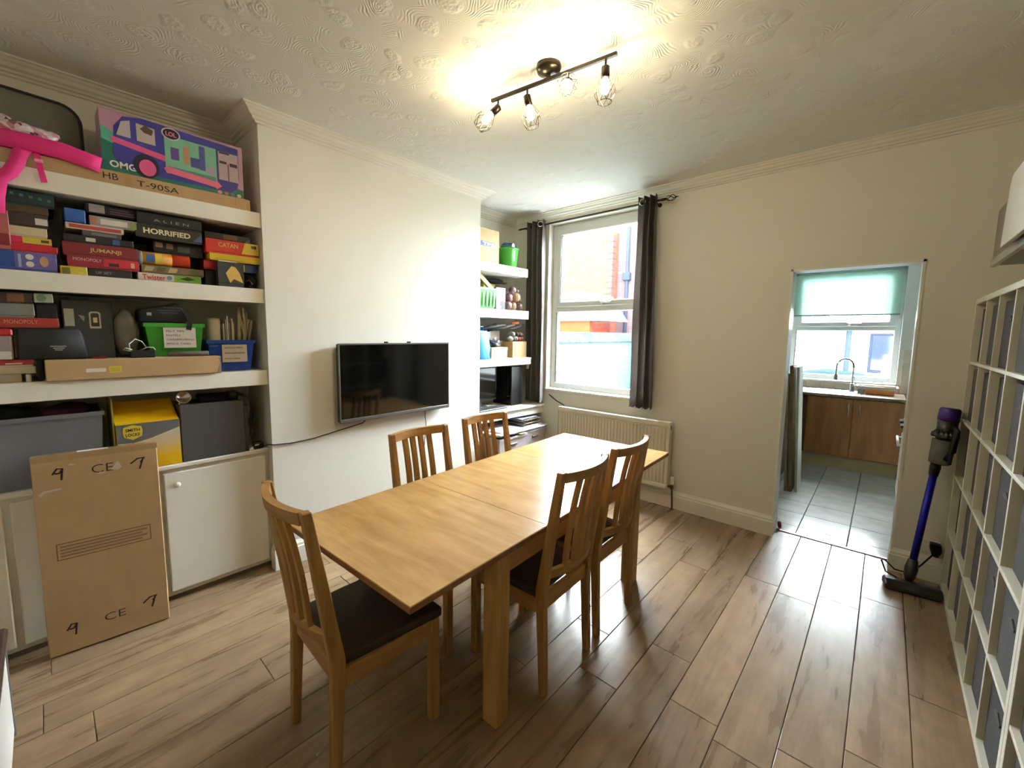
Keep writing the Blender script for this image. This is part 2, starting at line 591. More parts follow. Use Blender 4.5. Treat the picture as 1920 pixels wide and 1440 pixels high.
bm = bm_new(); sweep(bm, room, prof, True)
struct('trim_3', bm, paint('cornice_paint', (234, 231, 220), 0.65, var=0.02))
# skirting boards
sk = [(0, 0), (0.02, 0), (0.02, 0.112), (0.016, 0.118), (0.016, 0.132), (0.008, 0.146), (0.004, 0.156), (0, 0.156)]
bm = bm_new(); sweep(bm, [(XA, CY1), (XA, YB), (DX0, YB), (DX0, YB2 + 0.0)], sk)
struct('baseboard_back', bm, GLOSSW)
bm = bm_new(); sweep(bm, [(DX1, YB2), (DX1, YB), (XR, YB)], sk)
struct('baseboard_doorway', bm, GLOSSW)
bm = bm_new(); sweep(bm, [(-2.86, CY0), (XC, CY0), (XC, CY1), (XA, CY1)], sk)
struct('baseboard_chimney', bm, GLOSSW)

# ------------------------------------------------------------------ windows
def window(name, x0, x1, z0, z1, yf, rail_z, sash_low=False):
    """upvc window: outer frame, top-hung sash, transom, fixed pane below"""
    w = bpy.data.objects.new(name, None); COL.objects.link(w); w['kind'] = 'structure'
    d0_, d1_ = yf, yf + 0.065
    bm = bm_new(); f = 0.062
    bx(bm, x0, x0 + f, d0_, d1_, z0, z1, 0.006); bx(bm, x1 - f, x1, d0_, d1_, z0, z1, 0.006)
    bx(bm, x0, x1, d0_ + 0.001, d1_, z1 - f, z1, 0.006); bx(bm, x0, x1, d0_ + 0.001, d1_, z0, z0 + f, 0.006)
    bx(bm, x0, x1, d0_ + 0.001, d1_, rail_z - 0.032, rail_z + 0.032, 0.006)
    obj('frame', bm, UPVC, w)
    g = 0.066; s0, s1 = x0 + f - 0.012, x1 - f + 0.012; t0, t1 = rail_z + 0.02, z1 - f + 0.012
    bm = bm_new()
    bx(bm, s0, s0 + g, d0_ - 0.016, d1_ - 0.02, t0, t1, 0.007); bx(bm, s1 - g, s1, d0_ - 0.016, d1_ - 0.02, t0, t1, 0.007)
    bx(bm, s0, s1, d0_ - 0.015, d1_ - 0.02, t1 - g, t1, 0.007); bx(bm, s0, s1, d0_ - 0.015, d1_ - 0.02, t0, t0 + g * 0.9, 0.007)
    sash = obj('sash', bm, UPVC, w)
    bm = bm_new()
    for (a, b, c_, d_) in ((s0 + g - 0.004, s0 + g + 0.002, t0 + g * 0.9, t1 - g), (s1 - g - 0.002, s1 - g + 0.004, t0 + g * 0.9, t1 - g)):
        bx(bm, a, b, d0_ - 0.012, d0_ + 0.03, c_, d_)
    obj('gasket', bm, BLACKM, sash)
    bm = bm_new(); bx(bm, s0 + g - 0.01, s1 - g + 0.01, d0_ + 0.012, d0_ + 0.016, t0 + g * 0.8, t1 - g + 0.01)
    obj('pane', bm, GLASS, sash)
    bm = bm_new(); bx(bm, x0 + f - 0.01, x1 - f + 0.01, d0_ + 0.02, d0_ + 0.024, z0 + f - 0.01, rail_z - 0.022)
    obj('pane', bm, GLASS, w)
    bm = bm_new(); bx(bm, x0 + f - 0.003, x0 + f + 0.004, d0_ - 0.001, d0_ + 0.03, z0 + f, rail_z - 0.032)
    obj('gasket', bm, BLACKM, w)
    xm = (x0 + x1) / 2 + 0.06
    bm = bm_new(); bx(bm, xm - 0.02, xm + 0.02, d0_ - 0.03, d0_ - 0.012, t0 + 0.012, t0 + 0.05, 0.006)
    tube(bm, [(xm, d0_ - 0.04, t0 + 0.03), (xm + 0.05, d0_ - 0.05, t0 + 0.034), (xm + 0.12, d0_ - 0.05, t0 + 0.036)], 0.009)
    obj('handle', bm, CHROME, w)
    return w
w1 = window('window_1', WX0, WX1, WZ0 + 0.012, WZ1, YB + 0.085, 1.815)
bm = bm_new(); bx(bm, WX0 - 0.004, WX1 + 0.004, YB - 0.014, YB + 0.10, WZ0 - 0.018, WZ0 + 0.012, 0.006)
obj('sill', bm, GLOSSW, w1)

# ------------------------------------------------------------------ kitchen shell
bm = bm_new(); bx(bm, KX0, KX1, YB2 - 0.004, KY + 0.25, -0.12, -0.012)
kfloor = struct('floor_kitchen', bm, paint('grout', (150, 150, 146), 0.85))
TILE = paint('kitchen_tile', (204, 206, 200), 0.16, var=0.10, scale=7, bump=0.0006, bscale=14, rand=0.05)
tm = board_mesh(-0.1565, 0.1565, -0.1625, 0.1625)
tile_me = None
j = 0
ys = [YB2] + [4.08 + 0.325 * q for q in range(0, 10)]
for a, b_ in zip(ys, ys[1:]):
    if a > KY: break
    b_ = min(b_, KY)
    q = -3
    while -0.415 + 0.3125 * q < KX1:
        x0, x1 = max(-0.415 + 0.3125 * q, KX0), min(-0.415 + 0.3125 * (q + 1), KX1)
        if x1 - x0 > 0.02 and b_ - a > 0.02:
            cx, cy = (x0 + x1) / 2, (a + b_) / 2
            t = board_mesh(x0 - cx, x1 - cx, a - cy, b_ - cy)
            for v in t.verts:
                if v.co.z > -0.002: v.co.x *= 0.985; v.co.y *= 0.985
            o = obj('tile', t, TILE, kfloor); o.location = (cx, cy, 0)
        q += 1
tm.free()
bm = bm_new(); bx(bm, KX0, KX1, YB2, KY + 0.25, KZ, KZ + 0.1)
struct('ceiling_kitchen', bm, WALLK)
bm = bm_new(); bx(bm, KX0 - 0.12, KX0, YB2, KY + 0.25, 0, KZ)
struct('wall_kitchen_left', bm, WALLK)
bm = bm_new(); bx(bm, KX1, KX1 + 0.12, YB2, KY + 0.25, 0, KZ)
struct('wall_kitchen_right', bm, WALLK)
QX0, QX1, QZ0, QZ1 = -0.985, 0.115, 0.985, 2.415
bm = bm_new()
hole_wall(bm, KX0, KX1, 0, KZ, KY, KY + 0.25, [(QX0, QX1, QZ0, QZ1)])
struct('wall_kitchen_back', bm, WALLK)
w2 = window('window_2', QX0, QX1, QZ0 + 0.012, QZ1, KY + 0.12, 1.665)
bm = bm_new(); bx(bm, QX0, QX1, KY - 0.012, KY + 0.12, QZ0 - 0.02, QZ0 + 0.012, 0.005)
obj('sill', bm, GLOSSW, w2)
# splashback tiles beside and under the kitchen window
SPL = paint('splash_tile', (222, 218, 200), 0.2, var=0.03, rand=0.03)
bm = bm_new(); bx(bm, KX0, KX1, KY - 0.004, KY, 0.885, 0.985)
spl = struct('trim_4', bm, paint('splash_grout', (205, 202, 190), 0.8))
x = KX0
while x < KX1 - 0.02:
    x1 = min(x + 0.148, KX1)
    bm = bm_new(); bx(bm, x + 0.002, x1 - 0.002, KY - 0.011, KY - 0.004, 0.889, 0.963, 0.002); obj('tile', bm, SPL, spl)
    if x > QX1:
        for zz in (0.968, 1.116, 1.264):
            bm = bm_new(); bx(bm, x + 0.002, x1 - 0.002, KY - 0.008, KY - 0.001, zz + 0.002, zz + 0.146, 0.002); obj('tile', bm, SPL, spl)
    x += 0.15

# ------------------------------------------------------------------ dining table
OAKT = wood('table_birch', (200, 160, 106), (176, 136, 82), 'X', 7.0, 2.2, rough=0.22, rand=0.02, bump=0.0002, blotch=0.07)
OAKE = wood('table_edge', (142, 96, 50), (112, 72, 36), 'X', 10.0, 3.0, rough=0.45, rand=0.02)
OAKL = wood('table_leg', (200, 156, 92), (170, 126, 68), 'Z', 9.0, 3.0, rough=0.42, rand=0.04)
tb = thing('dining_table', 'long extended pale wood dining table with two seams across its top', 'table', (0, 0, 0))
for (a, b_) in ((-1.10, -0.3855), (-0.3845, 0.3855), (0.3865, 1.10)):
    bm = bm_new(); bx(bm, -0.42, 0.42, a, b_, 0.7165, 0.741, 0.0018)
    tp = obj('tabletop_panel', bm, OAKT, tb)
bm = bm_new()
e = 0.0012
bx(bm, -0.42 - e, -0.42, -1.10, 1.10, 0.718, 0.7385); bx(bm, 0.42, 0.42 + e, -1.10, 1.10, 0.718, 0.7385)
bx(bm, -0.42, 0.42, -1.10 - e, -1.10, 0.718, 0.7385); bx(bm, -0.42, 0.42, 1.10, 1.10 + e, 0.718, 0.7385)
obj('edge_band', bm, OAKE, tb)
for sx in (-1, 1):
    for sy in (-1, 1):
        bm = bm_new()
        xa, xb = sorted((sx * 0.325, sx * 0.40)); ya, yb = sorted((sy * 0.605, sy * 0.68))
        bx(bm, xa, xb, ya, yb, 0.0, 0.7165, 0.004)
        obj('leg', bm, OAKL, tb)
    bm = bm_new(); bx(bm, sx * 0.385 - 0.011, sx * 0.385 + 0.011, -0.605, 0.605, 0.625, 0.7165); obj('apron', bm, wood('apron_wood', (186, 142, 80), (156, 112, 60), 'Y', 9, 3, rough=0.45, rand=0.03), tb)
    bm = bm_new(); bx(bm, sx * 0.30 - 0.016, sx * 0.30 + 0.016, -1.02, 1.02, 0.672, 0.7165); obj('slide_rail', bm, MATS['apron_wood'], tb)
for sy in (-1, 1):
    bm = bm_new(); bx(bm, -0.325, 0.325, sy * 0.655 - 0.011, sy * 0.655 + 0.011, 0.625, 0.672); obj('apron', bm, MATS['apron_wood'], tb)
tb.location = (-1.43, 1.761, 0); tb.rotation_euler = (0, 0, math.radians(2.1))

# ------------------------------------------------------------------ chairs
CHW = wood('chair_oak', (182, 138, 78), (148, 106, 56), 'Z', 10.0, 3.0, rough=0.40, rand=0.06)
CHWX = wood('chair_oak_across', (182, 138, 78), (150, 108, 58), 'X', 10.0, 3.0, rough=0.40, rand=0.06)
SEAT = paint('seat_leather', (54, 42, 36), 0.5, var=0.18, scale=5, bump=0.0012, bscale=35)
def back_y(z):                       # recline of the back posts
    return -0.190 - 0.085 * max(0, (z - 0.45)) / 0.55 if z > 0.45 else -0.190 - 0.022 * (0.45 - z) / 0.45
def make_chair(label):
    ch = thing('dining_chair', label, 'chair', (0, 0, 0), 0, 'dining chairs around the table')
    for s in (-1, 1):
        xa, xb = sorted((s * 0.168, s * 0.198))
        zs = [0.0, 0.40, 0.47, 0.6, 0.8, 1.0]
        th = [0.032, 0.044, 0.050, 0.044, 0.038, 0.030]
        poly = [(back_y(z) - t / 2, z) for z, t in zip(zs, th)] + [(back_y(z) + t / 2, z) for z, t in list(zip(zs, th))[::-1]]
        bm = bm_new(); prism(bm, poly, 'X', xa, xb, 0.003); obj('rear_leg', bm, CHW, ch)
        xa, xb = sorted((s * 0.170, s * 0.205))
        bm = bm_new(); bx(bm, xa, xb, 0.170, 0.208, 0, 0.432, 0.003); obj('front_leg', bm, CHW, ch)
        bm = bm_new(); bx(bm, s * 0.187 - 0.010, s * 0.187 + 0.010, -0.17, 0.172, 0.365, 0.432, 0.002); obj('side_rail', bm, wood('chair_oak_rail', (182, 138, 78), (150, 108, 58), 'Y', 10.0, 3.0, rough=0.4, rand=0.06), ch)
    bm = bm_new(); bx(bm, -0.17, 0.17, 0.182, 0.204, 0.365, 0.432, 0.002); obj('front_rail', bm, CHWX, ch)
    bm = bm_new(); bx(bm, -0.168, 0.168, -0.20, -0.178, 0.375, 0.442, 0.002); obj('seat_back_rail', bm, CHWX, ch)
    def bow(x): return -0.036 * (1 - (x / 0.17) ** 2)
    def rail(z0, z1, t, nm):
        bm = bm_new(); N = 12; A = []
        for i in range(N + 1):
            x = -0.17 + 0.34 * i / N; zz = (z0 + z1) / 2; y = back_y(zz) + bow(x)
            A.append([bm.verts.new(p) for p in ((x, y - t / 2 - (0.004), z0), (x, y + t / 2 - 0.004, z0), (x, y + t / 2 - 0.010, z1), (x, y - t / 2 - 0.010, z1))])
        for a, b in zip(A, A[1:]):
            for k in range(4): bm.faces.new((a[k], a[(k + 1) % 4], b[(k + 1) % 4], b[k]))
        bm.faces.new(A[0]); bm.faces.new(A[-1][::-1])
        obj(nm, bm, CHWX, ch)
    rail(0.955, 0.998, 0.026, 'top_rail')
    rail(0.525, 0.565, 0.022, 'lower_back_rail')
    for x in (-0.0825, -0.0275, 0.0275, 0.0825):
        bm = bm_new(); A = []
        for z in (0.555, 0.66, 0.76, 0.86, 0.962):
            y = back_y(z) + bow(x) - 0.006 + 0.010 * math.sin((z - 0.555) / 0.407 * math.pi)
            A.append([bm.verts.new(p) for p in ((x - 0.0145, y - 0.008, z), (x + 0.0145, y - 0.008, z), (x + 0.0145, y + 0.008, z), (x - 0.0145, y + 0.008, z))])
        for a, b in zip(A, A[1:]):
            for k in range(4): bm.faces.new((a[k], a[(k + 1) % 4], b[(k + 1) % 4], b[k]))
        bm.faces.new(A[0][::-1]); bm.faces.new(A[-1])
        obj('slat', bm, CHW, ch)
    # padded seat
    bm = bm_new(); prism(bm, [(-0.185, -0.172), (0.185, -0.172), (0.208, 0.222), (-0.208, 0.222)], 'Z', 0.430, 0.472)
    bmesh.ops.bevel(bm, geom=list(bm.edges), offset=0.016, segments=3, affect='EDGES', profile=0.6)
    obj('seat_pad', bm, SEAT, ch, True)
    return ch
c1 = make_chair('oak slat-back chair with dark brown seat at the near end of the table')
dup(c1, (-1.185, 1.530, 0), math.radians(91.5), 'oak slat-back chair beside the near corner table leg, tucked in from the doorway side')
dup(c1, (-1.200, 2.010, 0), math.radians(90.5), 'oak slat-back chair on the doorway side, the one closer to the radiator')
dup(c1, (-1.638, 1.415, 0), math.radians(-90), 'oak slat-back chair tucked in below the television, its back toward the chimney breast')
dup(c1, (-1.668, 1.965, 0), math.radians(-92), 'oak slat-back chair in front of the white lidded storage tubs')
c1.location = (-1.425, 0.785, 0); c1.rotation_euler = (0, 0, math.radians(-2.5))

# ------------------------------------------------------------------ television
tv = thing('television', 'black flat screen television with silver bezel on the chimney breast', 'television', (-2.80, 1.855, 0.91))
bm = bm_new(); bx(bm, -2.792, -2.756, 1.366, 2.344, 0.910, 1.460, 0.006); obj('body', bm, BLACK, tv)
SILV = paint('tv_bezel', (120, 118, 118), 0.35, metal=0.7, var=0.03)
bm = bm_new()
bx(bm, -2.760, -2.748, 1.362, 2.348, 0.906, 0.935, 0.003); bx(bm, -2.760, -2.748, 1.362, 2.348, 1.452, 1.464, 0.003)
bx(bm, -2.760, -2.748, 1.362, 1.374, 0.906, 1.464, 0.003); bx(bm, -2.760, -2.748, 2.336, 2.348, 0.906, 1.464, 0.003)
obj('bezel', bm, SILV, tv)
bm = bm_new(); bx(bm, -2.757, -2.750, 1.373, 2.337, 0.934, 1.453); obj('screen', bm, paint('tv_screen', (8, 8, 9), 0.08, var=0.05), tv)
bm = bm_new(); bx(bm, -2.809, -2.79, 1.70, 2.01, 1.0, 1.40); obj('wall_mount', bm, BLACKM, tv)
for y in (1.76, 1.965):
    bm = bm_new(); bx(bm, -2.80, -2.775, y - 0.012, y + 0.012, 1.455, 1.474, 0.003); obj('mount_clip', bm, BLACKM, tv)
bm = bm_new(); tube(bm, [(-2.79, 1.62, 0.93), (-2.80, 1.56, 0.878), (-2.802, 1.39, 0.853), (-2.802, 1.20, 0.826), (-2.802, 1.05, 0.820), (-2.803, 0.95, 0.828), (-2.82, 0.925, 0.832), (-2.86, 0.90, 0.815)], 0.0035, 6)
tag(obj('aerial_cable', bm, BLACKM), 'thin black cable drooping from the television to the alcove cabinet', 'cable')
bm = bm_new(); tube(bm, [(-2.79, 2.129, 0.92), (-2.803, 2.130, 0.86), (-2.803, 2.14, 0.78), (-2.803, 2.12, 0.60), (-2.803, 2.14, 0.30), (-2.80, 2.15, 0.17), (-2.78, 2.16, 0.006)], 0.003, 6)
tag(obj('power_cable', bm, BLACKM), 'thin dark cable hanging straight down from under the television', 'cable')

# ------------------------------------------------------------------ radiator
RADW = paint('radiator_enamel', (228, 222, 204), 0.35, var=0.02)
rad = thing('radiator', 'cream ribbed panel radiator on the wall under the window', 'radiator', (-1.926, 3.69, 0.19))
RX0, RX1, RZ0, RZ1 = -2.51, -1.342, 0.190, 0.778
bm = bm_new(); bx(bm, RX0, RX1, 3.662, 3.676, RZ0, RZ1, 0.004); obj('back_panel', bm, RADW, rad)
nf = 34; pw = (RX1 - RX0 - 0.05) / nf
for i in range(nf):
    xa = RX0 + 0.025 + i * pw
    bm = bm_new(); prism(bm, [(xa + pw * 0.10, 3.663), (xa + pw * 0.26, 3.652), (xa + pw * 0.74, 3.652), (xa + pw * 0.90, 3.663)], 'Z', RZ0 + 0.045, RZ1 - 0.05, 0.0015)
    obj('rib', bm, RADW, rad)
bm = bm_new(); bx(bm, RX0, RX1, 3.652, 3.722, RZ1, RZ1 + 0.008, 0.002); bx(bm, RX0, RX1, 3.650, 3.664, RZ0, RZ0 + 0.035, 0.005); bx(bm, RX0, RX1, 3.650, 3.664, RZ1 - 0.035, RZ1, 0.005)
obj('top_grille', bm, RADW, rad)
for xa in (RX0 - 0.004, RX1):
    bm = bm_new(); bx(bm, xa, xa + 0.004, 3.652, 3.722, RZ0, RZ1 + 0.006); obj('side_panel', bm, RADW, rad)
bm = bm_new(); bx(bm, RX0 + 0.01, RX1 - 0.01, 3.70, 3.712, RZ0, RZ1 - 0.01); obj('convector', bm, RADW, rad)
bm = bm_new(); bx(bm, RX1 + 0.002, RX1 + 0.006, 3.680, 3.694, RZ1 - 0.06, RZ1 - 0.02); obj('vent_slot', bm, BLACKM, rad)
bm = bm_new(); lathe(bm, [(0.013, 0), (0.017, 0.01), (0.017, 0.06), (0.012, 0.07)], 14, Matrix.Translation((-1.305, 3.69, 0.232))); obj('valve_head', bm, WHITEP, rad)
bm = bm_new(); lathe(bm, [(0.012, 0), (0.014, 0.02), (0.010, 0.045)], 12, Matrix.Translation((-1.305, 3.69, 0.190)))
tube(bm, [(RX1, 3.69, 0.21), (-1.305, 3.69, 0.205)], 0.011); tube(bm, [(-1.305, 3.69, 0.205), (-1.303, 3.70, 0.10), (-1.30, 3.705, 0.0)], 0.0075)
obj('valve_body', bm, paint('dull_brass', (110, 92, 68), 0.4, metal=0.8), rad)

# ------------------------------------------------------------------ curtains and rail
IRON = paint('dark_iron', (52, 44, 36), 0.45, metal=0.6, var=0.1)
rod = thing('curtain_rail', 'thin dark metal curtain rail with a twisted cage finial', 'curtain rail', (-2.2, 3.66, 2.69))
bm = bm_new(); tube(bm, [(-3.10, 3.66, 2.688), (-1.50, 3.66, 2.694)], 0.009, 10); obj('pole', bm, IRON, rod)
bm = bm_new()
lathe(bm, [(0.012, 0), (0.012, 0.03), (0.008, 0.035)], 10, Matrix.Translation((-1.51, 3.66, 2.694)) @ Matrix.Rotation(math.pi / 2, 4, 'Y'))
for q in range(4):
    pts = []
    for i in range(11):
        t = i / 10; a = q * math.pi / 2 + t * 2.4; r_ = 0.024 * math.sin(math.pi * t) ** 0.8 + 0.002
        pts.append((-1.475 + 0.085 * t, 3.66 + r_ * math.cos(a), 2.695 + r_ * math.sin(a)))
    tube(bm, pts, 0.0032, 6)
lathe(bm, [(0.008, 0), (0.005, 0.012), (0.001, 0.03)], 8, Matrix.Translation((-1.395, 3.66, 2.695)) @ Matrix.Rotation(math.pi / 2, 4, 'Y'))
obj('finial', bm, IRON, rod)
for x in (-3.0, -1.56):
    bm = bm_new(); tube(bm, [(x, 3.66, 2.684), (x, 3.70, 2.678), (x, 3.748, 2.678)], 0.006); lathe(bm, [(0.018, 0), (0.018, 0.006)], 12, Matrix.Translation((x, 3.744, 2.678)) @ Matrix.Rotation(-math.pi / 2, 4, 'X')); obj('bracket', bm, IRON, rod)
CURT = paint('curtain_cloth', (122, 115, 110), 0.5, var=0.08, scale=30, bump=0.0004, bscale=200)
def curtain(label, prof_top, prof_bot, z0, z1, seed):
    """hanging pleated cloth with thickness; prof_*: plan curves (x, y) at the top and at the hem"""
    r_ = random.Random(seed)
    cu = thing('curtain', label, 'curtain', (prof_top[0][0], 3.66, z0), 0, 'curtains at the window')
    bm = bm_new(); N, Mz = 72, 14
    def sample(pr, u):
        f = u * (len(pr) - 1); i = min(int(f), len(pr) - 2); t = f - i
        p0 = pr[max(i - 1, 0)]; p1 = pr[i]; p2 = pr[i + 1]; p3 = pr[min(i + 2, len(pr) - 1)]
        return [0.5 * ((2 * p1[k]) + (-p0[k] + p2[k]) * t + (2 * p0[k] - 5 * p1[k] + 4 * p2[k] - p3[k]) * t * t + (-p0[k] + 3 * p1[k] - 3 * p2[k] + p3[k]) * t ** 3) for k in (0, 1)]
    grid = []
    for j in range(Mz + 1):
        t = j / Mz; row = []
        for i in range(N + 1):
            a, b = sample(prof_top, i / N), sample(prof_bot, i / N)
            s = t * t * (3 - 2 * t)
            x = a[0] * (1 - s) + b[0] * s; y = a[1] * (1 - s) + b[1] * s
            row.append(bm.verts.new((x + 0.003 * math.sin(9 * t + i * 0.3), y + 0.003 * math.sin(7 * t + i * 0.5), z1 + (z0 - z1) * t + 0.006 * math.sin(i * 0.8) * (t > 0.99))))
        grid.append(row)
    for j in range(Mz):
        for i in range(N):
            bm.faces.new((grid[j][i], grid[j][i + 1], grid[j + 1][i + 1], grid[j + 1][i]))
    bmesh.ops.solidify(bm, geom=list(bm.faces), thickness=0.003)
    obj('cloth', bm, CURT, cu, True)
    return cu
def pleats(x0, x1, n, amp, yc):
    return [(x0 + (x1 - x0) * i / (2 * n), yc + (amp if i % 2 else -amp)) for i in range(2 * n + 1)]
cl = curtain('grey-brown eyelet curtain beside the shelved alcove, catching daylight on its edge', pleats(-2.945, -2.735, 3, 0.05, 3.66), pleats(-2.94, -2.73, 3, 0.042, 3.665), 0.805, 2.735, 3)
cr = curtain('grey-brown eyelet curtain next to the plain wall, with a loose kicked-out hem', pleats(-1.70, -1.545, 3, 0.048, 3.66), pleats(-1.70, -1.50, 3, 0.05, 3.655), 0.885, 2.745, 4)
for cu, x, y in ((cl, -2.775, 3.622), (cr, -1.66, 3.616)):
    bm = bm_new(); t = bmesh.new()
    tube(t, [(0.026 * math.cos(a), 0, 0.026 * math.sin(a)) for a in [k * math.pi / 8 for k in range(16)]], 0.006, 8, closed=True)
    merge(bm, t, Matrix.Translation((x, y, 2.690)) @ Matrix.Rotation(math.radians(35), 4, 'Z'))
    obj('eyelet', bm, CHROME, cu, True)
bm = bm_new(); tube(bm, [(-2.70, 3.745, 0.885), (-2.60, 3.745, 0.825), (-2.50, 3.742, 0.79)], 0.005)
tag(obj('wall_cable', bm, BLACKM), 'short black cable running down the wall from the curtain to the radiator', 'cable')

# ------------------------------------------------------------------ ceiling light with four caged bulbs
lt = thing('spotlight_bar', 'dark metal ceiling light bar with four wire-caged glowing bulbs', 'ceiling light', (-1.29, 1.725, CEIL_Z))
LB = paint('light_bronze', (48, 40, 32), 0.3, metal=0.8, var=0.05)
bm = bm_new(); lathe(bm, [(0.058, 0.0), (0.060, -0.012), (0.054, -0.030), (0.02, -0.040), (0.012, -0.042)], 28, Matrix.Translation((-1.29, 1.725, CEIL_Z))); obj('ceiling_rose', bm, LB, lt, True)
A, B = Vector((-1.622, 1.679, 2.752)), Vector((-0.957, 1.767, 2.752))
bm = bm_new(); dirb = (B - A).normalized(); side = Vector((-dirb.y, dirb.x, 0)) * 0.007
t = bmesh.new()
for p in (A, B):
    for s, z in ((-1, -0.007), (1, -0.007), (1, 0.007), (-1, 0.007)): t.verts.new(p + side * s + Vector((0, 0, z)))
t.verts.ensure_lookup_table(); V = t.verts
for q in ((0, 1, 2, 3), (7, 6, 5, 4), (0, 4, 5, 1), (1, 5, 6, 2), (2, 6, 7, 3), (3, 7, 4, 0)): t.faces.new([V[i] for i in q])
merge(bm, t); tube(bm, [(-1.29, 1.723, 2.752), (-1.29, 1.723, CEIL_Z - 0.03)], 0.009)
obj('bar', bm, LB, lt)
rv = Vector((0.737, 0.676, 0)); tv_ = Vector((0.676, -0.737, 0)); dn = Vector((0, 0, -1))
heads = [(0.062, -0.76 * rv + 0.62 * dn - 0.15 * tv_), (0.325, dn + 0.22 * rv - 0.1 * tv_), (0.655, 0.80 * tv_ + 0.55 * dn - 0.15 * rv), (0.925, dn + 0.01 * rv)]
BULB = emit_mat('bulb_glow', BULB_COL, BULB_W)
for f, d in heads:
    j = A.lerp(B, f); d = d.normalized()
    bm = bm_new(); tube(bm, [j, j + Vector((0, 0, -0.045))], 0.005)
    obj('stem', bm, LB, lt)
    p = j + Vector((0, 0, -0.045))
    q = d.to_track_quat('Z', 'Y').to_matrix().to_4x4()
    Mh = Matrix.Translation(p) @ q
    bm = bm_new(); lathe(bm, [(0.008, -0.012), (0.018, -0.006), (0.019, 0.036), (0.017, 0.040)], 18, Mh); cap = obj('lamp_holder', bm, LB, lt, True)
    # wire cage: straight and slanting wires between rings
    rings = [(0.018, 0.036), (0.044, 0.078), (0.046, 0.104), (0.030, 0.140)]
    bm = bm_new(); n = 8
    def pt(lv, k_): 
        r_, z_ = rings[lv]; a = 2 * math.pi * k_ / n; return Mh @ Vector((r_ * math.cos(a), r_ * math.sin(a), z_))
    for k_ in range(n):
        for lv, o0, o1 in ((0, 0, 0), (1, 0, 0.5), (1, 0, -0.5), (2, 0.5, 0), (2, 0.5, 1.0)):
            tube(bm, [pt(lv, k_ + o0), pt(lv + 1, k_ + o1)], 0.0011, 5, caps=False)
    tube(bm, [pt(3, k_ / 3) for k_ in range(24)], 0.0013, 5, closed=True)
    obj('cage', bm, LB, lt)
    bm = bm_new(); lathe(bm, [(0.010, 0.036), (0.013, 0.050), (0.0195, 0.074), (0.0185, 0.092), (0.010, 0.104), (0.001, 0.107)], 10, Mh)
    obj('bulb', bm, BULB, lt, True)

# ------------------------------------------------------------------ cube shelving with fabric boxes
KALL = paint('shelving_white', (222, 220, 206), 0.4, var=0.02)
FR, CELL, DV = 0.030, 0.330, 0.016
UW = 2 * FR + 5 * CELL + 4 * DV
def make_shelving(label):
    u = thing('cube_shelving', label, 'shelving unit', (0, 0, 0), 0, 'white cube shelving units along the wall')
    X0, X1 = 0.0, 0.385
    for z in (0.0, UW - FR):
        bm = bm_new(); bx(bm, X0, X1, -UW, 0, z, z + FR, 0.0015); obj('top_board' if z else 'bottom_board', bm, KALL, u)
    for y in (-FR, -UW):
        bm = bm_new(); bx(bm, X0, X1, y, y + FR, FR, UW - FR, 0.001); obj('end_panel', bm, KALL, u)
    for i in range(1, 5):
        z = FR + i * CELL + (i - 1) * DV
        bm = bm_new(); bx(bm, X0 + 0.002, X1, -UW + FR, -FR, z, z + DV, 0.001); obj('shelf', bm, KALL, u)
        y = -(FR + i * CELL + (i - 1) * DV)
        for k_ in range(5):
            za = FR + k_ * (CELL + DV)
            bm = bm_new(); bx(bm, X0 + 0.002, X1, y - DV, y, za, za + CELL, 0.001); obj('divider', bm, KALL, u)
    return u
BX = paint('grey_fabric', (70, 70, 71), 0.9, var=0.10, scale=20, bump=0.0006, bscale=300, rand=0.12)
rows = ['bottom row', 'second row up', 'middle row', 'second row down', 'top row']
cols = ['touching the wall end', 'second column', 'third column', 'fourth column', 'fifth column']
SY = 3.722
u1 = make_shelving('white five by five cube shelving unit reaching the back wall')
bxr = thing('fabric_box', 'x', 'storage box', (0, 0, 0), 0, 'grey fabric boxes in the cube shelving')
bm = bm_new(); w_, h_, dp = 0.150, 0.300, 0.33
bx(bm, 0.0, dp, -w_, w_, 0.0, 0.004); bx(bm, 0.0, 0.006, -w_, w_, 0, h_); bx(bm, dp - 0.006, dp, -w_, w_, 0, h_); bx(bm, 0, dp, -w_, -w_ + 0.006, 0, h_); bx(bm, 0, dp, w_ - 0.006, w_, 0, h_)
obj('box_body', bm, BX, bxr)
bm = bm_new(); prism(bm, [(-0.045, 0.205), (0.045, 0.205), (0.045, 0.215), (0.0, 0.232), (-0.045, 0.215)], 'X', -0.005, 0.0)
obj('pull_tab', bm, paint('grey_tab', (84, 84, 85), 0.9), bxr)
rb = random.Random(9); first = True
for rw in range(5):
    for cl_ in range(5):
        pos = (0.365 + 0.020 + rb.uniform(0, 0.014), SY - FR - CELL / 2 - cl_ * (CELL + DV), FR + rw * (CELL + DV) + 0.0005)
        lab = 'grey fabric box in the %s of the wall-side shelving, %s' % (rows[rw], cols[cl_])
        if first:
            keep = (pos, lab); first = False
        else:
            dup(bxr, pos, rb.uniform(-0.015, 0.015), lab)
bxr.location = keep[0]; bxr['label'] = keep[1]
u2 = dup(u1, (0.365, SY - UW - 0.004, 0), 0, 'white cube shelving unit standing closest to the camera, mostly cut off by the frame')
for rw in range(3):
    for cl_ in range(3):
        pos = (0.365 + 0.020 + rb.uniform(0, 0.012), SY - UW - 0.004 - FR - CELL / 2 - cl_ * (CELL + DV), FR + rw * (CELL + DV) + 0.0005)
        dup(bxr, pos, 0, 'grey fabric box in the %s of the cut-off shelving, %s' % (rows[rw], ['first column', 'second column', 'third column'][cl_]))
u1.location = (0.365, SY, 0)

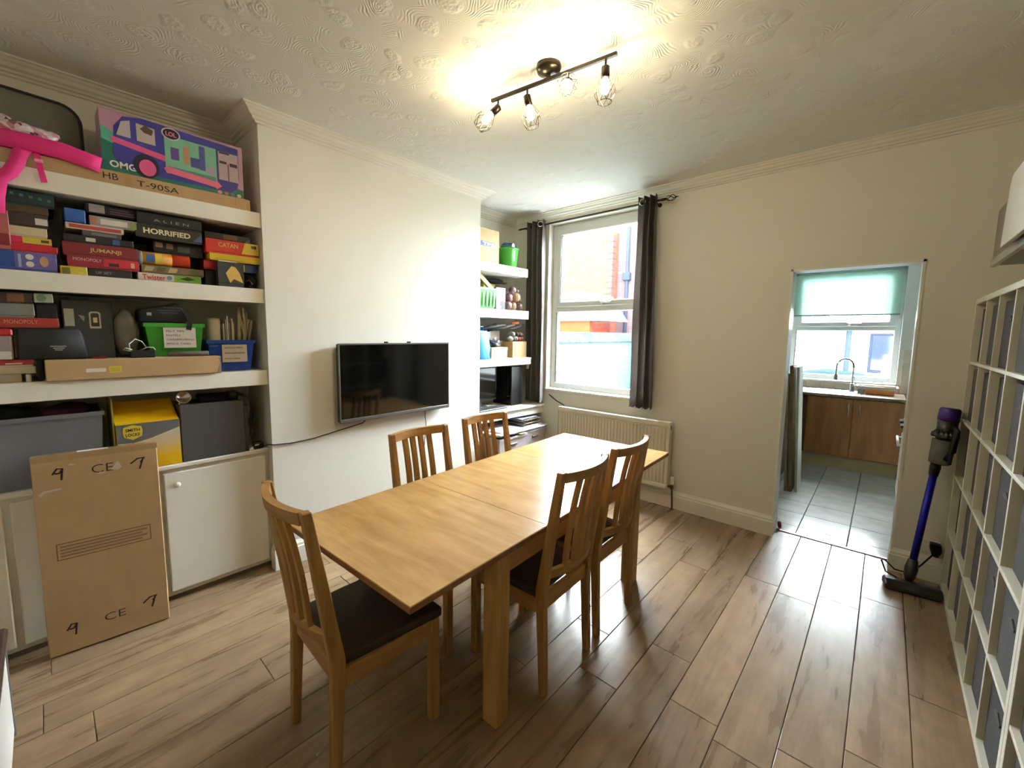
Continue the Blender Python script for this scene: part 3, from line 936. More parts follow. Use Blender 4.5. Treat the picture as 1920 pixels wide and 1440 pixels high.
# ------------------------------------------------------------------ wall cupboard above the shelving
hb = thing('wall_cupboard', 'grey glossy wall cupboard with a silver lower lip, above the cube shelving', 'cupboard', (0.56, 2.95, 1.92))
bm = bm_new(); bx(bm, 0.372, XR, 2.45, 3.395, 1.925, 2.205, 0.003); obj('carcass', bm, paint('cupboard_grey', (118, 112, 100), 0.4, var=0.04), hb)
bm = bm_new(); prism(bm, [(0.366, 1.918), (0.384, 1.918), (0.384, 1.924), (0.372, 1.955), (0.366, 1.952)], 'Y', 2.45, 3.40); obj('lip', bm, paint('cupboard_silver', (190, 196, 196), 0.25, metal=0.4), hb)
bm = bm_new(); prism(bm, [(2.90, 1.945), (2.45, 1.945), (2.45, 2.235), (2.80, 2.235), (2.83, 2.225), (2.85, 2.20)], 'X', 0.335, 0.352, 0.002)
obj('flap', bm, paint('cupboard_flap', (206, 200, 186), 0.5), hb)

# ------------------------------------------------------------------ cordless vacuum cleaner
vac = thing('vacuum_cleaner', 'cordless stick vacuum with blue tube and purple motor leaning by the doorway', 'vacuum cleaner', (0.21, 3.55, 0))
VG = paint('vac_grey', (62, 60, 60), 0.3, metal=0.3, var=0.05)
VP = paint('vac_purple', (64, 36, 110), 0.25, metal=0.5, var=0.05)
VB = paint('vac_blue', (22, 28, 150), 0.28, metal=0.5, var=0.05)
VC = clear_mat('vac_clear_bin', (150, 150, 148), 0.45)
Mv = Matrix.Translation((0.228, 3.492, 0.0)) @ Matrix.Rotation(math.radians(9), 4, 'Z')
bm = bm_new(); t = bmesh.new(); prism(t, [(-0.055, 0.008), (0.05, 0.004), (0.055, 0.03), (0.03, 0.058), (-0.02, 0.062), (-0.052, 0.04)], 'X', -0.128, 0.128, 0.006); merge(bm, t, Mv); obj('floor_head', bm, VG, vac)
bm = bm_new(); t = bmesh.new(); tube(t, [(-0.12, -0.032, 0.024), (0.12, -0.032, 0.024)], 0.022, 14); merge(bm, t, Mv); obj('brush_bar', bm, paint('vac_brush', (38, 34, 46), 0.6), vac)
pa, pb = Vector((0.214, 3.535, 0.05)), Vector((0.279, 3.655, 0.775))
dv = (pb - pa).normalized()
bm = bm_new(); tube(bm, [pa, pa + dv * 0.03, pa + dv * 0.08, pa + dv * 0.135], [0.018, 0.029, 0.032, 0.022], 16); obj('neck', bm, VG, vac, True)
bm = bm_new(); tube(bm, [pa + dv * 0.12, pb - dv * 0.06], 0.0185, 16); obj('tube', bm, VB, vac, True)
bm = bm_new(); tube(bm, [pb - dv * 0.07, pb - dv * 0.02, pb + dv * 0.01], [0.021, 0.026, 0.024], 16); obj('collar', bm, BLACK, vac, True)
ax = Vector((0.06, 0.03, 1)).normalized()
s0 = pb + Vector((0.012, -0.022, 0.012))
bm = bm_new(); tube(bm, [s0, s0 + ax * 0.01, s0 + ax * 0.15], [0.040, 0.050, 0.052], 20); obj('bin', bm, VC, vac, True)
bm = bm_new(); tube(bm, [s0 + ax * 0.03, s0 + ax * 0.14], [0.022, 0.030], 16); obj('shroud', bm, VG, vac, True)
bm = bm_new()
for k_ in range(14):
    a = 2 * math.pi * k_ / 14; u, v = frame_from(ax); c_ = s0 + ax * 0.165 + (u * math.cos(a) + v * math.sin(a)) * 0.046
    tube(bm, [c_, c_ + ax * 0.022, c_ + ax * 0.045 - (u * math.cos(a) + v * math.sin(a)) * 0.012], [0.016, 0.015, 0.010], 8)
obj('cyclones', bm, paint('vac_cyclone', (96, 94, 92), 0.2, metal=0.7), vac, True)
bm = bm_new(); tube(bm, [s0 + ax * 0.15, s0 + ax * 0.20, s0 + ax * 0.27], [0.040, 0.042, 0.046], 20); obj('motor_housing', bm, VG, vac, True)
bm = bm_new(); tube(bm, [s0 + ax * 0.268, s0 + ax * 0.275, s0 + ax * 0.335, s0 + ax * 0.345], [0.046, 0.049, 0.047, 0.040], 20); obj('filter_cap', bm, VP, vac, True)
bm = bm_new(); tube(bm, [s0 + ax * 0.26 + Vector((0.02, -0.04, 0)), s0 + ax * 0.22 + Vector((0.035, -0.078, 0)), s0 + ax * 0.10 + Vector((0.035, -0.078, 0)), s0 + ax * 0.04 + Vector((0.02, -0.045, 0))], 0.016, 10); obj('handle', bm, BLACK, vac, True)
bm = bm_new(); tube(bm, [(0.325, 3.70, 0.205), (0.27, 3.66, 0.12), (0.22, 3.60, 0.07), (0.15, 3.585, 0.075), (0.10, 3.60, 0.115), (0.085, 3.62, 0.10), (0.11, 3.60, 0.04), (0.20, 3.60, 0.006), (0.30, 3.62, 0.006)], 0.0045, 8)
tag(obj('charger_cable', bm, BLACKM, None, True), 'thin dark charger cable looping behind the vacuum head', 'cable')
sk_ = thing('wall_socket', 'white double wall socket low on the wall behind the vacuum', 'wall socket', (0.315, 3.748, 0.22))
bm = bm_new(); bx(bm, 0.262, 0.350, 3.742, 3.75, 0.178, 0.265, 0.003); obj('plate', bm, WHITEP, sk_)
pg = thing('charger_plug', 'black charger plug in the low wall socket by the shelving', 'plug', (0.325, 3.70, 0.2))
bm = bm_new(); prism(bm, [(0.300, 0.262), (0.352, 0.258), (0.356, 0.215), (0.340, 0.175), (0.315, 0.180), (0.300, 0.225)], 'Y', 3.692, 3.7415, 0.006); obj('body', bm, BLACK, pg)
bm = bm_new(); bx(bm, 0.316, 0.338, 3.688, 3.693, 0.21, 0.24, 0.002); obj('pin_cover', bm, BLACKM, pg)

# ------------------------------------------------------------------ alcove joinery beside the camera
SX = -2.825
def shelf(label, y0, y1, z0, z1, grp, x=SX):
    s = thing('floating_shelf', label, 'shelf', ((x + XA) / 2, (y0 + y1) / 2, z0), 0, grp)
    bm = bm_new(); bx(bm, x - 0.02, x, y0, y1, z0, z1, 0.002); obj('front_lip', bm, SHELFW, s)
    bm = bm_new(); bx(bm, XA, x - 0.02, y0, y1, z0 + 0.004, z1, 0.0); obj('board', bm, SHELFW, s)
    return s
G1 = 'thick white shelves in the game alcove'
shelf('highest thick white shelf, under the bus toy box and pink backpack', YF, CY0, 2.157, 2.244, G1)
shelf('thick white shelf holding the stacked board games', YF, CY0, 1.711, 1.796, G1)
shelf('thick white shelf holding the green and blue tubs and long cardboard box', YF, CY0, 1.211, 1.300, G1)
cb = thing('alcove_cabinet', 'low white built-in cabinet with flat doors under the game shelves', 'cabinet', (-3.05, 0.2, 0))
CF = -2.888
bm = bm_new(); bx(bm, XA + 0.002, CF, YF + 0.002, CY0 - 0.002, 0.035, 0.772); obj('carcass', bm, GLOSSW, cb)
bm = bm_new(); bx(bm, XA + 0.002, CF + 0.024, YF + 0.002, CY0 - 0.002, 0.772, 0.800, 0.006); obj('top_ledge', bm, GLOSSW, cb)
bm = bm_new(); bx(bm, XA + 0.002, CF - 0.02, YF + 0.002, CY0 - 0.002, 0.0, 0.035); obj('plinth', bm, paint('dark_plinth', (120, 100, 84), 0.7), cb)
for (a, b_, ky) in ((0.400, 0.918, 0.455), (-0.150, 0.372, 0.31), (-0.54, -0.175, -0.23)):
    bm = bm_new(); bx(bm, CF, CF + 0.018, a, b_, 0.060, 0.752, 0.006, 2); d = obj('door', bm, SHELFW, cb)
    bm = bm_new(); lathe(bm, [(0.007, 0), (0.007, 0.012), (0.015, 0.018), (0.017, 0.026), (0.012, 0.032), (0.002, 0.034)], 16, Matrix.Translation((CF + 0.018, ky, 0.688)) @ Matrix.Rotation(math.pi / 2, 4, 'Y')); obj('knob', bm, WHITEP, d, True)

# ------------------------------------------------------------------ boxes and games
def colr(rgb, rough=0.45):
    return paint('print_%d_%d_%d' % rgb, rgb, rough, var=0.05, scale=12)
def game(name, label, y0, y1, z0, z1, rgb, xf=-2.872, depth=0.27, rot=0.0, lid=None, base=None, cat='board game', grp=None, lift=0.0):
    """lidded cardboard game box: lid over a slightly smaller tray"""
    g = thing(name, label, cat, (xf - depth / 2, (y0 + y1) / 2, z0), 0, grp)
    depth = min(depth, xf - XA - 0.005)
    m = colr(rgb)
    h = z1 - z0
    bm = bm_new(); bx(bm, xf - depth, xf, y0, y1, z0 + h * 0.14, z1, 0.0015); L = obj('lid', bm, m, g)
    bm = bm_new(); bx(bm, xf - depth + 0.0025, xf - 0.0025, y0 + 0.0025, y1 - 0.0025, z0 + 0.0004, z0 + h * 0.5); obj('tray', bm, colr(base) if base else m, g)
    g['xf'] = xf
    return g, L
def plain(name, label, y0, y1, z0, z1, mat, xf=-2.872, depth=0.27, cat='box', bev=0.003, part='body'):
    g = thing(name, label, cat, (xf - depth / 2, (y0 + y1) / 2, z0))
    depth = min(depth, xf - XA - 0.004)
    bm = bm_new(); bx(bm, xf - depth, xf, y0, y1, z0, z1, bev); return g, obj(part, bm, mat, g)
def decal(L, g, mat, y0, y1, z0, z1, **k): return panel(L, mat, g['xf'] if 'xf' in g.keys() else g, y0, y1, z0, z1, **k)
e0 = 0.0005
# top shelf --------------------------------------------------------
ZA = 2.2445
g, b1 = plain('flat_cardboard_box', 'long flat brown cardboard box lettered in black on the highest shelf', -0.20, 0.893, ZA, 2.311, CARD, -2.842, 0.36)
lettering(b1, 'HB', INK, -2.842, 0.283, 2.283, 0.055, 0.030); lettering(b1, 'T-90SA', INK, -2.842, 0.465, 2.276, 0.17, 0.028)
panel(b1, paint('clear_tape', (186, 150, 100), 0.25), -2.842, 0.815, 0.87, 2.2445, 2.311, 'tape')
panel(b1, MATS['clear_tape'], -2.842, 0.335, 0.36, 2.2445, 2.311, 'tape')
# toy bus box: real bus picture pieces on its face
bus, bb = plain('toy_bus_box', 'large toy box printed with a blue and pink bus on the highest shelf', 0.258, 0.868, 2.3115, 2.602, colr((196, 150, 178)), -2.862, 0.15, 'toy box')
X = -2.862
def pz(y): return y
MINT, NAVY, PINK = colr((132, 196, 168)), colr((62, 58, 150)), colr((222, 88, 140))
polypanel(bb, colr((38, 118, 104)), X, [(0.259, 2.313), (0.867, 2.313), (0.867, 2.36), (0.30, 2.47), (0.259, 2.50)])
polypanel(bb, colr((96, 190, 162)), X + .0006, [(0.262, 2.46), (0.32, 2.44), (0.32, 2.49), (0.262, 2.525)])
polypanel(bb, NAVY, X + .001, [(0.300, 2.40), (0.33, 2.345), (0.40, 2.335), (0.80, 2.335), (0.835, 2.365), (0.845, 2.42), (0.845, 2.585), (0.42, 2.601), (0.345, 2.585), (0.310, 2.53)])
polypanel(bb, colr((208, 200, 208)), X + .002, [(0.318, 2.492), (0.338, 2.560), (0.372, 2.575), (0.372, 2.49)], 'window_print')
polypanel(bb, colr((206, 196, 190)), X + .002, [(0.395, 2.488), (0.395, 2.572), (0.468, 2.566), (0.468, 2.485)], 'window_print')
polypanel(bb, colr((92, 66, 52)), X + .003, [(0.41, 2.55), (0.43, 2.572), (0.462, 2.556), (0.455, 2.53), (0.425, 2.535)])
polypanel(bb, PINK, X + .002, [(0.298, 2.455), (0.505, 2.42), (0.505, 2.448), (0.298, 2.482)], 'stripe')
polypanel(bb, MINT, X + .002, [(0.505, 2.365), (0.735, 2.368), (0.735, 2.553), (0.505, 2.556)], 'picture')
for (ya, yb_, za, zb, cc) in ((0.53, 0.565, 2.44, 2.50, (96, 70, 140)), (0.585, 0.61, 2.43, 2.52, (190, 140, 110)), (0.615, 0.655, 2.425, 2.475, (70, 70, 130)), (0.655, 0.682, 2.42, 2.545, (86, 84, 160)), (0.69, 0.725, 2.41, 2.45, (178, 160, 190)), (0.515, 0.73, 2.37, 2.40, (92, 140, 128))):
    panel(bb, colr(cc), X + .003, ya, yb_, za, zb)
polypanel(bb, colr((226, 110, 140)), X + .0046, [(0.512, 2.366), (0.728, 2.344), (0.728, 2.376), (0.512, 2.398)], 'arrow_banner')
polypanel(bb, colr((226, 110, 140)), X + .0046, [(0.496, 2.384), (0.512, 2.360), (0.512, 2.404)], 'arrow_tip'); polypanel(bb, colr((226, 110, 140)), X + .0046, [(0.728, 2.334), (0.756, 2.358), (0.728, 2.388)], 'arrow_tip')
for (cy, cz, ra, rb_, mA, off) in ((0.535, 2.565, 0.040, 0.030, colr((225, 215, 225)), .0035), (0.535, 2.565, 0.034, 0.025, colr((36, 22, 36)), .0042), (0.425, 2.372, 0.052, 0.058, colr((34, 30, 58)), .003), (0.430, 2.366, 0.034, 0.040, PINK, .0038)):
    polypanel(bb, mA, X + off, [(cy + ra * math.cos(k * math.pi / 12), cz + rb_ * math.sin(k * math.pi / 12)) for k in range(24)], 'badge' if cz > 2.5 else 'wheel_print')
lettering(bb, 'LOL', colr((240, 140, 170)), X + .005, 0.535, 2.564, 0.045, 0.022, bold=0.03)
lettering(bb, 'OMG', colr((240, 232, 236)), X + .003, 0.335, 2.350, 0.10, 0.032, bold=0.03)
panel(bb, colr((196, 176, 188)), X + .003, 0.745, 0.842, 2.395, 2.548, 'text_panel'); panel(bb, colr((120, 50, 92)), X + .0036, 0.790, 0.795, 2.395, 2.49)
for (ya, yb_, za, zb) in ((0.75, 0.785, 2.485, 2.498), (0.80, 0.838, 2.478, 2.496), (0.75, 0.80, 2.538, 2.547)): panel(bb, colr((62, 40, 56)), X + .0038, ya, yb_, za, zb)
for i in range(4): polypanel(bb, colr([(222, 150, 170), (170, 120, 90), (120, 110, 190), (214, 206, 196)][i]), X + .0038, [(0.745 + i * 0.032 + 0.011 * math.cos(k * math.pi / 5), 2.325 + 0.010 * math.sin(k * math.pi / 5)) for k in range(10)])
# grey clear bag with dark piping behind the pink backpack
gb = thing('grey_bag', 'smoky grey plastic bag with dark piped edge behind the pink backpack', 'bag', (-3.05, 0.04, ZA))
def rrect(y0, y1, z0, z1, r_, n=6):
    pts = []
    for cy, cz, a0 in ((y1 - r_, z1 - r_, 0), (y0 + r_, z1 - r_, 90), (y0 + r_ * .2, z0 + r_ * .2, 180), (y1 - r_ * .2, z0 + r_ * .2, 270)):
        rr_ = r_ if cz > (z0 + z1) / 2 else r_ * .2
        for k in range(n + 1):
            a = math.radians(a0 + 90 * k / n); pts.append((cy + rr_ * math.cos(a), cz + rr_ * math.sin(a)))
    return pts
out = [(y, z - 0.10 * max(0, (y - 0.02)) ** 1.2) for y, z in rrect(-0.16, 0.205, 2.320, 2.622, 0.07)]
bm = bm_new(); prism(bm, out, 'X', -3.10, -3.01, 0.01); obj('shell', bm, paint('smoky_plastic', (122, 122, 112), 0.35, var=0.08), gb, True)
bm = bm_new(); tube(bm, [(-3.008, y, z) for y, z in out], 0.006, 8, closed=True); obj('piping', bm, colr((38, 46, 52)), gb, True)
# pink backpack lying on the shelf, straps hanging over the edge
bp_ = thing('pink_backpack', 'bright pink backpack with a patterned pocket, straps dangling over the shelf edge', 'backpack', (-2.95, 0.02, 2.32))
HP = paint('hot_pink_cloth', (226, 44, 128), 0.7, var=0.08, bump=0.0006, bscale=120)
def blob(bm, c, s, seed, n=3, amp=0.12, sub=3):
    t = bmesh.new(); bmesh.ops.create_icosphere(t, subdivisions=sub, radius=1.0)
    r_ = random.Random(seed); ph = [Vector((r_.uniform(-3, 3), r_.uniform(-3, 3), r_.uniform(-3, 3))) for _ in range(4)]
    for v in t.verts:
        k = 1 + amp * sum(math.sin(v.co.dot(p) * 1.6 + i) for i, p in enumerate(ph)) / 2
        v.co = Vector((c[0] + v.co.x * s[0] * k, c[1] + v.co.y * s[1] * k, c[2] + v.co.z * s[2] * k))
    merge(bm, t); return bm
bm = bm_new(); blob(bm, (-2.935, -0.02, 2.362), (0.062, 0.19, 0.040), 4); obj('body', bm, HP, bp_, True)
def patt():
    m, nt, b = new_mat('backpack_pattern'); L = nt.links.new
    tc = nt.nodes.new('ShaderNodeTexCoord'); vo = nt.nodes.new('ShaderNodeTexVoronoi'); vo.inputs['Scale'].default_value = 60
    L(tc.outputs['Object'], vo.inputs['Vector'])
    rp = nt.nodes.new('ShaderNodeValToRGB'); rp.color_ramp.interpolation = 'CONSTANT'
    el = rp.color_ramp.elements
    cols_ = [(0.0, (96, 60, 70)), (0.14, (214, 200, 204)), (0.5, (206, 130, 156)), (0.68, (236, 226, 230)), (0.86, (150, 96, 110))]
    el[0].position = 0; el[0].color = lin(cols_[0][1]) + (1,); el[1].position = cols_[1][0]; el[1].color = lin(cols_[1][1]) + (1,)
    for p_, c_ in cols_[2:]:
        q = el.new(p_); q.color = lin(c_) + (1,)
    L(vo.outputs['Color'], rp.inputs['Fac']); L(rp.outputs['Color'], b.inputs['Base Color']); b.inputs['Roughness'].default_value = 0.3
    return m
PAT = patt()
bm = bm_new(); blob(bm, (-2.900, 0.015, 2.405), (0.045, 0.105, 0.042), 8, amp=0.16); blob(bm, (-2.92, -0.06, 2.43), (0.045, 0.06, 0.035), 9); obj('pocket', bm, PAT, bp_, True)
def strap(bm, pts, w, t_=0.006):
    """flat webbing following points, width along y/z plane normal to the run"""
    pts = [Vector(p) for p in pts]; R = []
    for i, p in enumerate(pts):
        d = (pts[min(i + 1, len(pts) - 1)] - pts[max(i - 1, 0)]).normalized()
        s = d.cross(Vector((1, 0, 0)));  s = s.normalized() if s.length > 0.2 else Vector((0, 1, 0))
        n = d.cross(s).normalized()
        R.append([bm.verts.new(p + s * a * w / 2 + n * b * t_ / 2) for a, b in ((-1, -1), (1, -1), (1, 1), (-1, 1))])
    for a, b in zip(R, R[1:]):
        for k in range(4): bm.faces.new((a[k], a[(k + 1) % 4], b[(k + 1) % 4], b[k]))
    bm.faces.new(R[0]); bm.faces.new(R[-1][::-1]); return bm
bm = bm_new(); strap(bm, [(-2.86, -0.12, 2.352), (-2.838, 0.02, 2.352), (-2.832, 0.13, 2.345), (-2.832, 0.20, 2.330), (-2.832, 0.25, 2.320)], 0.070, 0.012); obj('strap', bm, HP, bp_, True)
bm = bm_new(); strap(bm, [(-2.85, 0.01, 2.330), (-2.822, -0.008, 2.29), (-2.812, -0.018, 2.25), (-2.811, -0.04, 2.205), (-2.811, -0.072, 2.17), (-2.811, -0.085, 2.10), (-2.811, -0.09, 2.03)], 0.048, 0.010); obj('strap', bm, HP, bp_, True)
bm = bm_new(); strap(bm, [(-2.85, 0.04, 2.325), (-2.820, 0.046, 2.285), (-2.812, 0.050, 2.24), (-2.811, 0.058, 2.188)], 0.020, 0.004); obj('strap_end', bm, HP, bp_)
bm = bm_new(); bx(bm, -2.818, -2.806, 0.032, 0.060, 2.268, 2.284, 0.003); obj('buckle', bm, colr((250, 150, 190)), bp_)

# games shelf ------------------------------------------------------
ZB = 1.7965
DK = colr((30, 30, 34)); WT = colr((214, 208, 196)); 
CREAM = colr((226, 214, 172)); GOLD = colr((206, 176, 112))
# left pile
g, L = game('picture_puzzle_box', 'blue and lilac puzzle box with white dog pictures under the red box', -0.30, 0.074, ZB, 1.884, (104, 96, 158), base=(70, 80, 150))
x = g['xf']
panel(L, colr((38, 72, 140)), x, -0.10, -0.055, 1.812, 1.882); panel(L, colr((150, 176, 206)), x, -0.045, -0.036, 1.815, 1.872)
for z in (1.830, 1.862): polypanel(L, colr((222, 220, 216)), x + .0006, [(-0.010 + 0.013 * math.cos(k * math.pi / 5), z + 0.013 * math.sin(k * math.pi / 5)) for k in range(10)])
polypanel(L, colr((196, 150, 110)), x + .0006, [(0.034 + 0.014 * math.cos(k * math.pi / 5), 1.846 + 0.024 * math.sin(k * math.pi / 5)) for k in range(10)])
g, L = game('red_game_box', 'flat glossy red box on top of the blue puzzle box', -0.26, 0.080, 1.8845, 1.916, (176, 24, 40))
g, L = game('card_game_box', 'red and yellow children game box in the pile beside the puzzle', -0.25, 0.064, 1.9165, 1.950, (190, 40, 70)); x = g['xf']
panel(L, colr((204, 182, 66)), x, -0.026, 0.062, 1.922, 1.949); panel(L, colr((92, 78, 48)), x + .0006, 0.030, 0.055, 1.930, 1.942)
g, L = game('cream_game_box', 'plain cream box in the pile beside the puzzle', -0.24, 0.052, 1.9505, 1.994, (206, 194, 158))
g, L = game('dark_game_box', 'dark box with a pale label near the top of the pile by the puzzle', -0.24, 0.058, 1.9945, 2.050, (58, 46, 42)); panel(L, WT, g['xf'], 0.018, 0.056, 2.008, 2.036)
g, L = game('brown_game_box', 'dark brown thin box above the one with the pale label', -0.24, 0.062, 2.0505, 2.086, (84, 62, 44))
g, L = game('teal_game_box', 'very dark teal box squeezed under the highest shelf', -0.24, 0.084, 2.0865, 2.148, (26, 50, 52)); x = g['xf']
for i in range(5): panel(L, colr((82, 110, 110)), x, -0.05 + i * 0.028, -0.038 + i * 0.028, 2.126 - i * 0.003, 2.138 - i * 0.003)
g, L = game('red_upright_box', 'tall upright red picture box at the end of the game shelf', -0.32, -0.060, 1.8845, 2.050, (170, 92, 84), xf=-2.850, depth=0.02); panel(L, colr((120, 30, 40)), g['xf'], -0.12, -0.064, 1.90, 1.95)
# second pile
g, L = plain('yellow_card_box', 'small yellow box at the foot of the film game pile', 0.082, 0.174, ZB, 1.838, colr((206, 186, 60)), -2.868, 0.12); panel(L, colr((120, 110, 40)), -2.868, 0.088, 0.115, 1.80, 1.83)
g, L = game('black_dice_game', 'black flat game lettered upset at the foot of the pile', 0.178, 0.336, ZB, 1.838, (42, 40, 40)); lettering(L, 'UP SET', colr((150, 146, 140)), g['xf'], 0.232, 1.818, 0.058, 0.012)
g, L = game('property_game', 'red property trading game box under the film adventure game', 0.108, 0.368, 1.8385, 1.889, (140, 30, 46)); x = g['xf']
panel(L, colr((186, 40, 56)), x, 0.235, 0.367, 1.850, 1.888); lettering(L, 'MONOPOLY', WT, x + .0006, 0.178, 1.875, 0.10, 0.014); panel(L, colr((40, 36, 40)), x + .0006, 0.252, 0.29, 1.852, 1.868); panel(L, colr((206, 170, 130)), x + .0006, 0.335, 0.35, 1.853, 1.878)
g, L = game('film_adventure_game', 'dark red film adventure game box with gold lettering', 0.096, 0.366, 1.8895, 1.952, (118, 30, 36)); lettering(L, 'JUMANJI', GOLD, g['xf'], 0.245, 1.921, 0.115, 0.024, bold=0.02)
g, L = game('black_label_game', 'black game box with a small white label and blue square', 0.102, 0.352, 1.9525, 1.988, (34, 34, 36)); x = g['xf']
panel(L, colr((206, 210, 196)), x, 0.178, 0.212, 1.962, 1.980); panel(L, colr((56, 92, 150)), x, 0.272, 0.300, 1.960, 1.984)
g, L = game('photo_game_box', 'thin grey picture box above the one with the white label', 0.168, 0.308, 1.9885, 2.014, (78, 74, 80)); panel(L, colr((120, 110, 110)), g['xf'], 0.20, 0.29, 1.994, 2.008)
g, L = game('white_red_game', 'long white-edged box with a red band in the middle pile', 0.113, 0.318, 2.0145, 2.042, (220, 208, 192)); panel(L, colr((178, 66, 56)), g['xf'], 0.125, 0.308, 2.020, 2.036)
g, L = game('pale_word_game', 'pale grey word game box on the white-edged one', 0.196, 0.372, 2.0425, 2.088, (158, 156, 150)); x = g['xf']
panel(L, colr((222, 216, 208)), x, 0.235, 0.335, 2.052, 2.078); panel(L, colr((140, 160, 90)), x, 0.345, 0.368, 2.048, 2.08); panel(L, colr((180, 120, 96)), x, 0.200, 0.222, 2.05, 2.084)
g, L = plain('blue_game_box', 'small bright blue box poking out beside the pale word game', 0.113, 0.183, 2.0425, 2.104, colr((48, 92, 168)), -2.862, 0.2)
g, L = game('navy_text_game', 'navy box with white writing under the highest shelf', 0.188, 0.370, 2.1045, 2.150, (42, 36, 62), xf=-2.90); x = g['xf']
g['label'] = 'navy box with a white text block, squeezed under the highest shelf'
panel(L, colr((186, 184, 186)), x, 0.20, 0.256, 2.110, 2.148)
for i in range(3): panel(L, colr((116, 96, 120)), x, 0.275, 0.385 - 0.02 * i, 2.112 + i * 0.011, 2.117 + i * 0.011)
# third pile
g, L = game('spinner_game', 'white and green mat game lettered twister on the shelf', 0.360, 0.632, ZB, 1.838, (214, 206, 200)); x = g['xf']
lettering(L, 'Twister', colr((190, 40, 48)), x, 0.425, 1.818, 0.095, 0.026, bold=0.02); panel(L, colr((118, 170, 62)), x, 0.51, 0.631, 1.803, 1.837); polypanel(L, colr((96, 140, 180)), x + .0004, [(0.49 + 0.012 * math.cos(k * math.pi / 5), 1.82 + 0.012 * math.sin(k * math.pi / 5)) for k in range(10)])
polypanel(L, colr((40, 60, 30)), x + .0008, [(0.535, 1.82), (0.57, 1.833), (0.605, 1.82), (0.57, 1.812)])
g, L = game('jungle_game', 'flat brown picture box lying on the white and green mat game', 0.376, 0.646, 1.8385, 1.880, (122, 106, 76)); x = g['xf']
for i, cc in enumerate(((176, 160, 120), (90, 80, 50), (186, 168, 130), (140, 110, 90), (96, 104, 70))): polypanel(L, colr(cc), x, [(0.385 + i * 0.05, 1.848), (0.42 + i * 0.05, 1.85), (0.43 + i * 0.05, 1.872), (0.395 + i * 0.05, 1.874)])
tb_ = thing('crisp_tube', 'orange and yellow snack tube lying on its side among the games', 'tube', (-2.91, 0.475, 1.8805))
My = Matrix.Translation((-2.908, 0.368, 1.9165)) @ Matrix.Rotation(-math.pi / 2, 4, 'X')
bm = bm_new(); lathe(bm, [(0.0345, 0.016), (0.0345, 0.14)], 24, My); obj('sleeve', bm, colr((226, 150, 40)), tb_, True)
bm = bm_new(); lathe(bm, [(0.0343, 0.14), (0.0343, 0.216), (0.033, 0.22)], 24, My); obj('sleeve_end', bm, colr((206, 62, 34)), tb_, True)
bm = bm_new(); lathe(bm, [(0.034, 0.0), (0.0358, 0.002), (0.0358, 0.016), (0.034, 0.017)], 24, My); obj('cap', bm, colr((150, 156, 160)), tb_, True)
bm = bm_new(); lathe(bm, [(0.0352, 0.03), (0.0352, 0.066)], 20, My, cap=False)
bmesh.ops.delete(bm, geom=[v for v in bm.verts if v.co.x < -2.908 + 0.024], context='VERTS'); obj('badge', bm, colr((64, 100, 150)), tb_, True)
bm = bm_new(); lathe(bm, [(0.0350, 0.068), (0.0350, 0.098)], 20, My, cap=False)
bmesh.ops.delete(bm, geom=[v for v in bm.verts if v.co.x < -2.908 + 0.015], context='VERTS'); obj('swirl', bm, colr((244, 214, 90)), tb_, True)
g, L = game('photo_cards_box', 'black picture box just under the gold-lettered monster game', 0.439, 0.660, 1.9515, 2.018, (38, 38, 44), xf=-2.93, depth=0.2); x = g['xf']
panel(L, colr((176, 150, 136)), x, 0.448, 0.48, 1.985, 2.012); panel(L, colr((150, 120, 100)), x, 0.495, 0.525, 1.982, 2.010); panel(L, colr((88, 90, 96)), x, 0.545, 0.60, 1.972, 2.005)
g, L = game('monster_game', 'black monster board game with cream capital lettering', 0.362, 0.648, 2.0185, 2.084, (40, 40, 32)); x = g['xf']
lettering(L, 'HORRIFIED', CREAM, x, 0.495, 2.055, 0.20, 0.028, bold=0.03); polypanel(L, colr((70, 90, 130)), x, [(0.605, 2.03), (0.646, 2.03), (0.646, 2.072)])
g, L = game('space_horror_game', 'black game lettered alien squeezed above the monster game', 0.372, 0.650, 2.0845, 2.146, (18, 18, 18)); lettering(L, 'A L I E N', colr((150, 150, 144)), g['xf'], 0.515, 2.113, 0.15, 0.013)
# last pile
g, L = game('emblem_card_game', 'dark upright box with a gold arrowhead emblem at the front of the shelf', 0.706, 0.838, ZB, 1.936, (44, 52, 54), xf=-2.835, depth=0.05); x = g['xf']
polypanel(L, colr((216, 176, 96)), x, [(0.775, 1.915), (0.745, 1.872), (0.765, 1.818), (0.785, 1.842), (0.832, 1.822), (0.815, 1.88), (0.795, 1.91)], 'emblem')
panel(L, WT, x - 0.001, 0.712, 0.806, 1.9365, 1.942, 'paper_edge', 0.0008)
g, L = game('small_red_box', 'small red box tucked behind the gold emblem box', 0.655, 0.845, 1.892, 1.944, (176, 40, 44), xf=-2.90, depth=0.22)
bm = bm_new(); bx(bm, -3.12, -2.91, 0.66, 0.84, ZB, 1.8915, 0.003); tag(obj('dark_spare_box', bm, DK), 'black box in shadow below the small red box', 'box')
g, L = game('blue_card_box', 'small blue and yellow box beside the gold emblem box', 0.846, 0.926, 1.893, 1.944, (40, 70, 120), xf=-2.89, depth=0.16); panel(L, colr((214, 188, 70)), g['xf'], 0.847, 0.86, 1.895, 1.94)
bg = thing('black_pouch', 'black cloth pouch slumped in the corner of the game shelf', 'pouch', (-2.92, 0.89, ZB))
bm = bm_new(); blob(bm, (-2.935, 0.885, 1.842), (0.08, 0.047, 0.046), 3, amp=0.1); obj('cloth', bm, BLACKM, bg, True)
